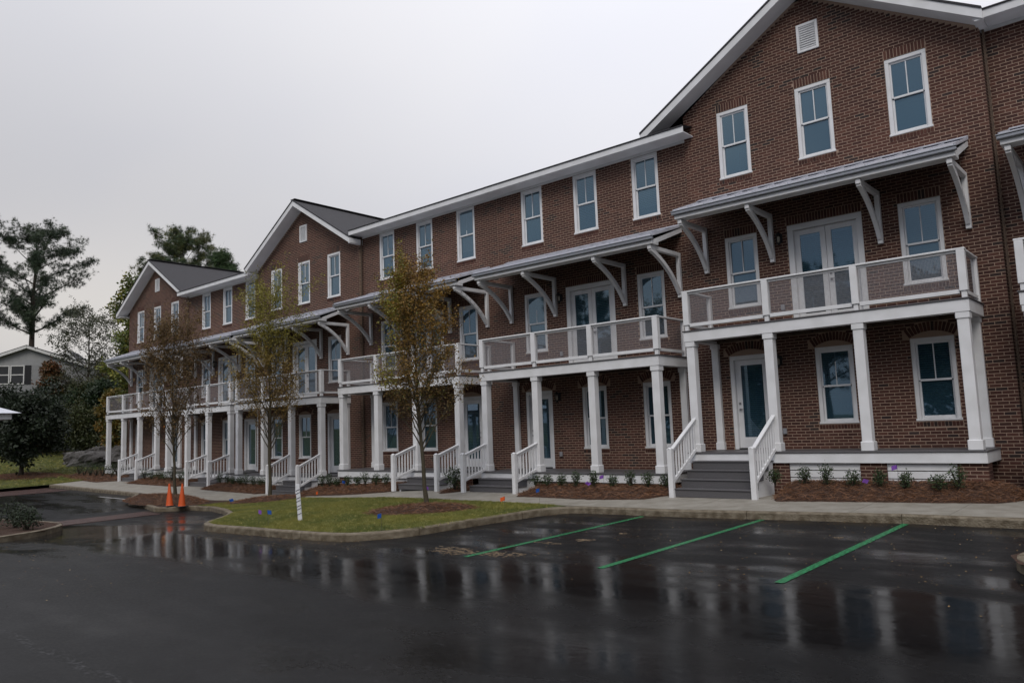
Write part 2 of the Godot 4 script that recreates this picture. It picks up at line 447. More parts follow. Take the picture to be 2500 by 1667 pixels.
func build_house(d: Dictionary) -> Node3D:
	var house := thing("brick_townhouse", Vector3(d.x, d.f, d.z))
	var xl: float = d.xl - d.x
	var xr: float = d.xr - d.x
	var g: bool = d.gable
	var fl: float = d.flip                       # -1: the front door is left, 1: right
	var zw: float = -1.39 + (0.1 if g else -0.06)
	var ground: float = d.ground - d.f           # the walk in front of the steps
	var shift: float = d.get("shift", 0.0)
	# openings: centre x, bottom y, width, height, kind
	var op := []
	for k in [-1.0, 0.0, 1.0]:
		op.append([k * WO, 6.61, 0.82, 1.72, "rect"])
	for k in [-1.0, 1.0]:
		op.append([k * WO, 3.365, 0.82, 1.77, "rect"])
	op.append([0.0, 2.815, 1.66, 2.325, "french"])
	op.append([fl * WO, 0.0, 1.0, 2.23, "arch_door"])
	op.append([0.0, 0.545, 0.82, 1.705, "arch"])
	op.append([-fl * WO, 0.545, 0.82, 1.705, "arch"])
	# --- backing wall with its openings, sides, back and ceiling
	var b := MB.new()
	var zb := zw - 0.004
	var top := 8.5
	var ys := [-1.6, top]
	var xs := [xl, xr]
	for o in op:
		xs.append(o[0] - o[2] / 2); xs.append(o[0] + o[2] / 2); ys.append(o[1]); ys.append(o[1] + o[3])
	xs.sort(); ys.sort()
	for i in xs.size() - 1:
		for j in ys.size() - 1:
			if xs[i + 1] - xs[i] < 0.0005 or ys[j + 1] - ys[j] < 0.0005:
				continue
			var mx: float = (xs[i] + xs[i + 1]) / 2
			var my: float = (ys[j] + ys[j + 1]) / 2
			var hole := false
			for o in op:
				if absf(mx - o[0]) < o[2] / 2 and my > o[1] and my < o[1] + o[3]:
					hole = true
			if not hole:
				b.quad(Vector3(xs[i], ys[j], zb), Vector3(xs[i + 1], ys[j], zb), Vector3(xs[i + 1], ys[j + 1], zb), Vector3(xs[i], ys[j + 1], zb), Vector3(0, 0, 1))
	if g:
		b.quad(Vector3(xl, top, zb), Vector3(xr, top, zb), Vector3(shift + 0.35, 10.4, zb), Vector3(shift - 0.35, 10.4, zb), Vector3(0, 0, 1))
	b.quad(Vector3(xr, -1.6, zb), Vector3(xr, top, zb), Vector3(xr, top, -12.0), Vector3(xr, -1.6, -12.0), Vector3(1, 0, 0))
	b.quad(Vector3(xl, -1.6, zb), Vector3(xl, top, zb), Vector3(xl, top, -12.0), Vector3(xl, -1.6, -12.0), Vector3(-1, 0, 0))
	b.quad(Vector3(xl, -1.6, -12.0), Vector3(xr, -1.6, -12.0), Vector3(xr, top, -12.0), Vector3(xl, top, -12.0), Vector3(0, 0, -1))
	b.quad(Vector3(xl, top, zb), Vector3(xr, top, zb), Vector3(xr, top, -12.0), Vector3(xl, top, -12.0), Vector3(0, 1, 0))
	put(b.mesh(), "wall", M.mortar, house)
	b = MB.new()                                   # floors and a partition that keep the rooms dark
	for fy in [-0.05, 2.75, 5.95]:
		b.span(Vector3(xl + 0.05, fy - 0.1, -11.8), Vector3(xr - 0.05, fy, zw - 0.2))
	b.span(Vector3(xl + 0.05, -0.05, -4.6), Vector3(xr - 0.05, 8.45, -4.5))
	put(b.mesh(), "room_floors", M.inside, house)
	# --- bricks
	var fn := FastNoiseLite.new()
	fn.seed = 40 + int(d.idx); fn.frequency = 0.12
	var list := []                                  # [transform, colour]
	var y_low := -1.1
	var y_high := 10.5 if g else 8.44
	var zc := zw - 0.045
	var band := int(floor(2.69 / PITCH))
	var c0 := int(floor(y_low / PITCH))
	var arches := []
	for o in op:
		if o[4] == "arch" or o[4] == "arch_door":
			var rise := 0.12 if o[4] == "arch" else 0.13
			var c: float = o[2] / 2
			var r := (c * c + rise * rise) / (2 * rise)
			arches.append([o[0], o[1] + o[3] + rise - r, r, asin(c / r), o[1] + o[3]])
	for i in range(c0, int(y_high / PITCH) + 1):
		var y0 := i * PITCH
		var yc := y0 + PITCH / 2
		if yc > y_high:
			break
		var a := xl
		var e := xr
		if g and yc > 8.3:
			var half := (10.76 - 0.33 - yc) / 0.6
			a = maxf(a, shift - half); e = minf(e, shift + half)
		if i == band:
			var hx := a
			while hx < e:
				list.append([Transform3D(Basis.from_scale(Vector3(0.053, 0.0515, 0.09)), Vector3(hx + 0.03, yc, zc + 0.004)), brick_tone(hx, yc, fn)])
				hx += 0.0677
			continue
		var free := [[a, e]]
		var cut := []
		for o in op:
			if yc > o[1] - 0.012 and yc < o[1] + o[3] + 0.012:
				cut.append([o[0] - o[2] / 2 - 0.006, o[0] + o[2] / 2 + 0.006])
			if (o[4] == "rect" or o[4] == "french") and yc >= o[1] + o[3] - 0.012 and yc < o[1] + o[3] + 0.21:
				cut.append([o[0] - o[2] / 2 - 0.012, o[0] + o[2] / 2 + 0.012])
			if (o[4] == "rect" or o[4] == "arch") and yc < o[1] and yc > o[1] - 0.115:
				cut.append([o[0] - o[2] / 2 - 0.03, o[0] + o[2] / 2 + 0.03])
		for q in arches:
			if yc > q[4] - 0.03 and yc < q[1] + q[2] + 0.215:
				var ro: float = q[2] + 0.215
				var hw := sqrt(maxf(0.0, ro * ro - (yc - q[1]) * (yc - q[1])))
				hw = minf(hw, sin(q[3] + 0.03) * ro)
				if yc < q[1] + cos(q[3]) * q[2]:
					hw = minf(hw, sin(q[3]) * q[2] + 0.01)
				cut.append([q[0] - hw, q[0] + hw])
		for c in cut:
			var nf := []
			for s in free:
				if c[1] <= s[0] or c[0] >= s[1]:
					nf.append(s)
				else:
					if c[0] > s[0]:
						nf.append([s[0], c[0]])
					if c[1] < s[1]:
						nf.append([c[1], s[1]])
			free = nf
		var off := 0.1016 if posmod(i, 2) == 1 else 0.0
		var k0 := int(floor((a - xl - off) / 0.2032)) - 1
		var bx := xl + off + k0 * 0.2032
		while bx < e:
			for s in free:
				var l := maxf(bx + 0.0072, s[0])
				var r := minf(bx + 0.2032 - 0.0072, s[1])
				if r - l > 0.025:
					var deep := 0.09
					var zz := zc
					if g and (absf(r - xr) < 0.02 or absf(l - xl) < 0.02):
						deep = 0.2; zz = zw - 0.1
					var jit := rng.randf_range(-0.001, 0.001)
					list.append([Transform3D(Basis.from_scale(Vector3(r - l, 0.0515, deep)), Vector3((l + r) / 2, yc, zz + jit)), brick_tone(bx, yc, fn)])
			bx += 0.2032
	for o in op:
		if o[4] == "rect" or o[4] == "french":       # soldier course
			var n := int(round(o[2] / 0.0677))
			for k in n:
				var x: float = o[0] - o[2] / 2 + (k + 0.5) * o[2] / n
				list.append([Transform3D(Basis.from_scale(Vector3(o[2] / n - 0.0145, 0.192, 0.09)), Vector3(x, o[1] + o[3] + 0.106, zc)), brick_tone(x, o[1], fn)])
		if o[4] == "rect" or o[4] == "arch":         # rowlock sill
			var n := int(round((o[2] + 0.04) / 0.0677))
			for k in n:
				var x: float = o[0] - o[2] / 2 - 0.02 + (k + 0.5) * (o[2] + 0.04) / n
				list.append([Transform3D(Basis(Vector3(1, 0, 0), 0.18) * Basis.from_scale(Vector3((o[2] + 0.04) / n - 0.0145, 0.09, 0.09)), Vector3(x, o[1] - 0.058, zc + 0.014)), brick_tone(x, o[1], fn)])
	for q in arches:
		var rm: float = q[2] + 0.108
		var n := int(round(2.0 * q[3] * rm / 0.07))
		for k in n:
			var t: float = -q[3] + 2.0 * q[3] * (k + 0.5) / n
			list.append([Transform3D(Basis(Vector3(0, 0, 1), -t) * Basis.from_scale(Vector3(2.0 * q[3] * rm / n - 0.0145, 0.19, 0.09)), Vector3(q[0] + sin(t) * rm, q[1] + cos(t) * rm, zc)), brick_tone(t, q[4], fn)])
	lay_bricks(house, list, d)
	# --- windows and doors
	for o in op:
		if o[4] == "rect" or o[4] == "arch":
			add_window(house, o[0], o[1], zw, o[2], o[3], o[4] == "arch", [0.6, 1.15, 0.25][posmod(int(o[0] * 7 + o[1] * 5) + int(d.idx), 3)])
	add_front_door(house, fl * WO, zw, -fl)
	add_french_door(house, zw)
	var lx: float = fl * WO - fl * 0.76
	add_lantern(house, Vector3(lx, 2.02, zw), d.get("lit", false))
	add_lantern(house, Vector3(-0.99, 4.85, zw))
	for q in [Vector3(lx, 0.41, zw), Vector3(-1.04, 3.25, zw)]:
		put(keep("outlet", func(m: MB): m.box(Vector3(0, 0, 0.03), Vector3(0.085, 0.13, 0.06), 0.008)), "outlet_box", M.grey_box, house, Transform3D(Basis(), q))
	add_porch(house, d, zw, ground)
	add_balcony(house, zw)
	add_canopy(house, zw)
	add_roof(house, d, zw, xl, xr, shift)
	return house

func lay_bricks(house: Node3D, list: Array, d: Dictionary) -> void:
	var unit := keep("brick", func(b: MB): b.box(Vector3.ZERO, Vector3.ONE))
	var singles := {}
	if d.get("singles", false):
		var eye := Vector3(0, 1.636, 16.245) - house.position
		var order := []
		for k in list.size():
			var p: Vector3 = list[k][0].origin
			if p.x + house.position.x < -1.7 and p.y > -0.3 and p.y < 6.0:
				order.append([p.distance_squared_to(eye), k])
		order.sort_custom(func(a, c): return a[0] < c[0])
		for k in mini(300, order.size()):
			singles[order[k][1]] = true
	if not store.has("brick_tones"):
		store["brick_tones"] = []
		for c in [Color(0.092, 0.032, 0.022), Color(0.068, 0.022, 0.016), Color(0.112, 0.04, 0.027), Color(0.136, 0.054, 0.037), Color(0.038, 0.022, 0.02), Color(0.083, 0.026, 0.018)]:
			var m: StandardMaterial3D = M.brick.duplicate()
			m.vertex_color_use_as_albedo = false
			m.albedo_color = c.linear_to_srgb()
			store["brick_tones"].append(m)
	var xf := []
	var cols := []
	for k in list.size():
		if singles.has(k):
			var c: Color = list[k][1]
			var best := 0
			var bd := 9.0
			for j in 6:
				var e: Color = store["brick_tones"][j].albedo_color.srgb_to_linear()
				var dd := absf(e.r - c.r) + absf(e.g - c.g) + absf(e.b - c.b)
				if dd < bd:
					bd = dd; best = j
			put(unit, "brick", store["brick_tones"][best], house, list[k][0])
		else:
			xf.append(list[k][0]); cols.append(list[k][1])
	scatter(unit, xf, cols, "bricks", M.brick, house)

func add_porch(house: Node3D, d: Dictionary, zw: float, ground: float) -> void:
	var hw := 2.98
	var fl: float = d.flip
	var p := put(keep("porch_deck%.2f" % zw, func(b: MB): b.span(Vector3(-hw - 0.02, -0.03, zw), Vector3(hw + 0.02, 0.0, 0.055), 0.006)), "porch", M.deck, house)
	put(keep("porch_fascia%.2f" % zw, func(b: MB):
		b.span(Vector3(-hw, -0.235, 0.0), Vector3(hw, -0.032, 0.03), 0.005)
		for s in [-1.0, 1.0]:
			b.span(Vector3(s * hw, -0.235, zw), Vector3(s * (hw - 0.03), -0.032, -0.001), 0.004)), "fascia", M.white, p)
	# columns and the half columns at the wall
	var col := keep("column", func(b: MB):
		b.span(Vector3(-0.098, 0, -0.196), Vector3(0.098, 2.55, 0.0), 0.008)
		b.span(Vector3(-0.123, 0, -0.221), Vector3(0.123, 0.19, 0.025), 0.012)
		b.span(Vector3(-0.118, 2.43, -0.216), Vector3(0.118, 2.549, 0.02), 0.008))
	for k in 4:
		put(col, "column", M.white, p, Transform3D(Basis(), Vector3((k - 1.5) * SP, 0.001, 0.0)))
	for s in [-1.0, 1.0]:
		put(keep("pilaster", func(b: MB):
			b.span(Vector3(-0.085, 0, 0), Vector3(0.085, 2.55, 0.1), 0.006)
			b.span(Vector3(-0.105, 0, 0), Vector3(0.105, 0.18, 0.12), 0.008)
			b.span(Vector3(-0.105, 2.44, 0), Vector3(0.105, 2.549, 0.12), 0.006)), "pilaster", M.white, p, Transform3D(Basis(), Vector3(s * 2.79, 0.001, zw)))
	# below the deck: brick piers and white boards
	var stair_lo := -1.5 * SP - 0.1 if fl < 0 else 0.5 * SP
	var stair_hi := -0.5 * SP if fl < 0 else 1.5 * SP + 0.1
	var piers := [-2.72, -1.0, 0.93, 2.72] if fl > 0 else [-2.72, -0.93, 1.0, 2.72]
	var list := []
	var fn := FastNoiseLite.new()
	for x in piers:
		if x > stair_lo and x < stair_hi and absf(x) < 2.5:
			continue
		put(keep("pier", func(m: MB): m.span(Vector3(-0.245, -1.2, -0.42), Vector3(0.245, -0.236, -0.032))), "pier", M.mortar, p, Transform3D(Basis(), Vector3(x, 0, 0)))
		for i in 15:
			var yc := -0.236 - PITCH * (i + 0.5)
			var o := 0.1016 if i % 2 == 1 else 0.0
			for k in range(-1, 3):
				var l := maxf(x - 0.25, x - 0.25 + k * 0.2032 + o + 0.0072)
				var r := minf(x + 0.25, x - 0.25 + (k + 1) * 0.2032 + o - 0.0072)
				if r - l > 0.02:
					list.append([Transform3D(Basis.from_scale(Vector3(r - l, 0.0515, 0.08)), Vector3((l + r) / 2, yc, -0.068)), brick_tone(x, yc, fn)])
			list.append([Transform3D(Basis.from_scale(Vector3(0.02, 0.0575, 0.28)), Vector3(x + 0.243, yc, -0.26)), brick_tone(x, yc, fn)])
	var xf := []
	var cols := []
	for q in list:
		xf.append(q[0]); cols.append(q[1])
	scatter(keep("brick", func(m: MB): pass), xf, cols, "pier_bricks", M.brick, p)
	for k in 3:
		var a: float = piers[k] + 0.25
		var c: float = piers[k + 1] - 0.25
		if (a + c) / 2 > stair_lo and (a + c) / 2 < stair_hi:
			continue
		for j in 5:
			put(keep("skirt%.2f" % (c - a), func(m: MB): m.span(Vector3(0, -0.135, 0), Vector3(c - a, 0, 0.025), 0.005)), "skirt_board", M.white, p, Transform3D(Basis(), Vector3(a, -0.245 - j * 0.152, -0.075)))
	# steps
	var n: int = d.risers
	var rise := -ground / n
	var run := 0.285 if n > 3 else 0.36
	var x0 := -1.5 * SP if fl < 0 else 0.5 * SP
	var x1 := x0 + SP
	var st := MB.new()
	for s in [x0 + 0.1, x1 - 0.1]:
		var pts := PackedVector2Array([Vector2(0.03, -0.236)])
		for k in range(1, n):
			pts.append(Vector2((k - 1) * run + 0.031, -k * rise - 0.026)); pts.append(Vector2(k * run, -k * rise - 0.026))
		pts.append(Vector2((n - 1) * run, ground - 0.1)); pts.append(Vector2(0.03 , ground - 0.1))
		var good := PackedVector2Array([Vector2(0.031, -rise - 0.026)])
		for k in range(1, n):
			good.append(Vector2(k * run, -k * rise - 0.026))
			if k < n - 1:
				good.append(Vector2(k * run, -(k + 1) * rise - 0.026))
		good.append(Vector2((n - 1) * run, ground - 0.1)); good.append(Vector2(0.031, ground - 0.1))
		st.prism(good, -0.02, 0.02, Transform3D(Basis(Vector3(0, 0, 1), Vector3(0, 1, 0), Vector3(-1, 0, 0)), Vector3(s, 0, 0)))
	var stair := put(st.mesh(), "stair", M.white, house)
	for k in range(1, n):
		var y := -k * rise
		put(keep("tread%.2f" % run, func(m: MB): m.span(Vector3(0, -0.025, 0.0), Vector3(SP - 0.1, 0, run + 0.025), 0.006)), "tread", M.deck, stair, Transform3D(Basis(), Vector3(x0 + 0.05, y, 0.032 + (k - 1) * run)))
		put(keep("riser%.3f" % rise, func(m: MB): m.span(Vector3(0, 0, 0), Vector3(SP - 0.12, rise - 0.031, 0.02))), "riser", M.deck, stair, Transform3D(Basis(), Vector3(x0 + 0.06, y - rise + 0.002, k * run + 0.012)))
	# stair rails
	var zn: float = d.get("newel", 0.9)
	var nt: float = ground + 1.06
	for x in [x0, x1]:
		var rail := put(keep("newel%.2f" % ground, func(m: MB):
			m.span(Vector3(-0.055, ground - 0.05, -0.055), Vector3(0.055, nt - 0.03, 0.055), 0.008)
			m.lathe(Vector3(0, nt - 0.03, 0), [[0.076, 0.0], [0.06, 0.015], [0.02, 0.03], [0.0, 0.03]], 4)), "stair_rail", M.white, house, Transform3D(Basis(), Vector3(x, 0, zn)))
		var a := Vector3(0, nt - 0.09, -0.05)
		var e := Vector3(0, 0.74, -zn + 0.0)
		put(keep("handrail%.2f%.2f" % [ground, zn], func(m: MB):
			m.bar(a + Vector3(0, 0.03, 0), e + Vector3(0, 0.03, 0), 0.09, 0.035, 0.008)
			m.bar(a - Vector3(0, 0.015, 0), e - Vector3(0, 0.015, 0), 0.045, 0.06, 0.004)), "handrail", M.white, rail)
		var lo := Vector3(0, nt - 0.09 - 0.66, -0.05)
		var le := Vector3(0, 0.74 - 0.66, -zn + 0.0)
		put(keep("bottom_rail%.2f%.2f" % [ground, zn], func(m: MB): m.bar(lo, le, 0.05, 0.075, 0.006)), "bottom_rail", M.white, rail)
		var nb := int(zn / 0.125)
		for k in nb:
			var t := (k + 0.6) / (nb + 0.2)
			var pa := a.lerp(e, t); var pb := lo.lerp(le, t)
			put(keep("baluster", func(m: MB): m.span(Vector3(-0.018, -0.32, -0.018), Vector3(0.018, 0.3, 0.018), 0.004)), "baluster", M.white, rail, Transform3D(Basis(), (pa + pb) / 2))

func wire_mesh(b: MB, w: float, y0: float, y1: float) -> void:       # woven wire infill, wires 25 mm apart
	var x := 0.012
	while x < w:
		b.quad(Vector3(x - 0.0022, y0, 0.0), Vector3(x + 0.0022, y0, 0.0), Vector3(x + 0.0022, y1, 0.0), Vector3(x - 0.0022, y1, 0.0), Vector3(0, 0, 1))
		x += 0.025
	var y := y0 + 0.012
	while y < y1:
		b.quad(Vector3(0, y - 0.0022, 0.003), Vector3(w, y - 0.0022, 0.003), Vector3(w, y + 0.0022, 0.003), Vector3(0, y + 0.0022, 0.003), Vector3(0, 0, 1))
		y += 0.025

func add_balcony(house: Node3D, zw: float) -> void:
	var hw := 2.94
	var y0 := 2.55
	var y1 := 2.784
	var b := put(keep("balcony_deck%.2f" % zw, func(m: MB): m.span(Vector3(-hw - 0.025, y1 + 0.001, zw), Vector3(hw + 0.025, y1 + 0.028, 0.055), 0.005)), "balcony", M.deck, house)
	put(keep("balcony_fascia%.2f" % zw, func(m: MB):
		m.span(Vector3(-hw, y0, -0.2), Vector3(hw, y1, 0.028), 0.006)
		for s in [-1.0, 1.0]:
			m.span(Vector3(s * hw, y0 + 0.001, zw), Vector3(s * (hw - 0.2), y1 - 0.001, -0.201), 0.005)), "fascia", M.white, b)
	put(keep("balcony_ceiling%.2f" % zw, func(m: MB):
		m.span(Vector3(-hw + 0.2, y1 - 0.06, zw), Vector3(hw - 0.2, y1 - 0.03, -0.2))
		for k in 13:
			var x := -hw + 0.35 + k * 0.43
			m.span(Vector3(x, y0 + 0.04, zw), Vector3(x + 0.04, y1 - 0.062, -0.2))
		m.span(Vector3(-hw + 0.2, y0 + 0.03, zw + 0.001), Vector3(hw - 0.2, y1 - 0.063, zw + 0.04))), "joists", M.timber, b)
	var rt := y1 + 0.973
	var ps := [-hw + 0.07, -0.5 * SP, 0.5 * SP, hw - 0.07]
	var post := keep("rail_post", func(m: MB):
		m.span(Vector3(-0.07, y1 + 0.16, -0.07), Vector3(0.07, rt - 0.04, 0.07), 0.007)
		m.span(Vector3(-0.045, y1 + 0.029, -0.045), Vector3(0.045, y1 + 0.162, 0.045), 0.004))
	for x in ps:
		put(post, "rail_post", M.white, b, Transform3D(Basis(), Vector3(x, 0, -0.06)))
	for s in [-1.0, 1.0]:
		put(keep("wall_post", func(m: MB): m.span(Vector3(-0.05, y1 + 0.029, 0), Vector3(0.05, rt - 0.04, 0.1), 0.005)), "rail_post", M.white, b, Transform3D(Basis(), Vector3(s * (hw - 0.07), 0, zw)))
	put(keep("top_rail", func(m: MB):
		m.span(Vector3(-hw - 0.01, rt - 0.04, -0.125), Vector3(hw + 0.01, rt, 0.005), 0.008)
		m.span(Vector3(-hw + 0.14, rt - 0.085, -0.08), Vector3(hw - 0.14, rt - 0.041, -0.04), 0.004)), "top_rail", M.white, b)
	for s in [-1.0, 1.0]:
		put(keep("side_rail%.2f" % zw, func(m: MB):
			m.span(Vector3(-0.06, rt - 0.039, zw), Vector3(0.06, rt - 0.001, -0.126), 0.006)
			m.span(Vector3(-0.025, y1 + 0.12, zw + 0.1), Vector3(0.025, y1 + 0.19, -0.13), 0.004)), "side_rail", M.white, b, Transform3D(Basis(), Vector3(s * (hw - 0.07), 0, 0)))
		put(keep("side_screen%.2f" % zw, func(m: MB): wire_mesh(m, -0.13 - zw - 0.1, y1 + 0.19, rt - 0.04)), "screen", M.screen, b, Transform3D(Basis(Vector3(0, 1, 0), -PI / 2), Vector3(s * (hw - 0.07), 0, zw + 0.1)))
	for k in 3:
		var a: float = ps[k] + 0.07
		var c: float = ps[k + 1] - 0.07
		put(keep("low_rail%.2f" % (c - a), func(m: MB): m.span(Vector3(0, y1 + 0.115, -0.035), Vector3(c - a, y1 + 0.195, 0.03), 0.005)), "bottom_rail", M.white, b, Transform3D(Basis(), Vector3(a, 0, -0.06)))
		put(keep("rail_screen%.2f" % (c - a), func(m: MB): wire_mesh(m, c - a, y1 + 0.195, rt - 0.085)), "screen", M.screen, b, Transform3D(Basis(), Vector3(a, 0, -0.06)))

func add_canopy(house: Node3D, zw: float) -> void:
	var hw := 2.99
	var ze := 0.12
	var yb := 6.19
	var ye := 5.69
	var key := "%.2f" % zw
	var slope := Vector3(0, ye - yb, ze - zw)
	var up := Vector3(0, ze - zw, yb - ye).normalized()
	var c := put(keep("canopy" + key, func(m: MB):
		var a := Vector3(0, yb, zw); var e := Vector3(0, ye, ze)
		var q := [a, e, e - up * 0.03, a - up * 0.03]
		m.prism(PackedVector2Array([Vector2(q[0].z, q[0].y), Vector2(q[1].z, q[1].y), Vector2(q[2].z, q[2].y), Vector2(q[3].z, q[3].y)]), -hw, hw, Transform3D(Basis(Vector3(0, 0, 1), Vector3(0, 1, 0), Vector3(1, 0, 0)), Vector3.ZERO))), "canopy", M.metal_roof, house)
	for k in 16:
		var x := -hw + 0.02 + k * (2 * hw - 0.04) / 15.0
		put(keep("seam" + key, func(m: MB):
			var mid := Vector3(0, (yb + ye) / 2, (zw + ze) / 2) + up * 0.012
			m.bar(mid - slope * 0.5, mid + slope * 0.498, 0.018, 0.028, 0.0)), "seam", M.metal_roof, c, Transform3D(Basis(), Vector3(x, 0, 0)))
	put(keep("flashing" + key, func(m: MB):
		m.span(Vector3(-hw, yb - 0.02, zw + 0.002), Vector3(hw, yb + 0.05, zw + 0.02), 0.003)
		m.bar(Vector3(0, yb + 0.035, zw + 0.03), Vector3(0, yb - 0.02, zw + 0.16), 2 * hw, 0.012)), "flashing", M.metal_roof, c)
	put(keep("gutter" + key, func(m: MB):
		m.span(Vector3(-hw - 0.02, ye - 0.105, ze - 0.07), Vector3(hw + 0.02, ye - 0.035, ze + 0.03), 0.012)
		m.span(Vector3(-hw - 0.03, ye - 0.035, ze - 0.02), Vector3(hw + 0.03, ye - 0.014, ze + 0.045), 0.004)), "gutter", M.gutter, c)
	put(keep("canopy_fascia" + key, func(m: MB):
		m.span(Vector3(-hw + 0.02, ye - 0.2, ze - 0.36), Vector3(hw - 0.02, ye - 0.105, ze - 0.045), 0.006)
		for s in [-1.0, 1.0]:
			m.bar(Vector3(s * (hw - 0.04), ye - 0.12, ze - 0.2), Vector3(s * (hw - 0.04), yb - 0.11, zw), 0.05, 0.11)), "fascia", M.white, c)
	put(keep("canopy_soffit" + key, func(m: MB): m.quad(Vector3(-hw + 0.03, ye - 0.08, ze - 0.3), Vector3(hw - 0.03, ye - 0.08, ze - 0.3), Vector3(hw - 0.03, yb - 0.09, zw), Vector3(-hw + 0.03, yb - 0.09, zw), Vector3(0, -1, 0))), "soffit", M.timber, c)
	for x in [-2.87, -1.19, 1.19, 2.85]:
		put(keep("bracket" + key, func(m: MB):
			var y0 := 4.335
			var yt := 5.488
			var zt := ze - 0.09
			m.span(Vector3(-0.05, y0, zw), Vector3(0.05, yt - 0.0, zw + 0.095), 0.006)
			m.span(Vector3(-0.051, yt - 0.11, zw + 0.0951), Vector3(0.051, yt + 0.0, zt), 0.012)
			var a := Vector3(0, y0 + 0.12, zw + 0.09); var e := Vector3(0, yt - 0.1, zt - 0.06)
			var q := (a + e) / 2 + (Vector3(0, yt, zw) - (a + e) / 2) * 0.3
			var last := a
			for k in range(1, 9):
				var t := k / 8.0
				var p := a * (1 - t) * (1 - t) + q * 2 * t * (1 - t) + e * t * t
				m.bar(last - (p - last) * 0.06, p + (p - last) * 0.06, 0.086, 0.105, 0.004)
				last = p), "bracket", M.white, c, Transform3D(Basis(), Vector3(x, 0, 0)))

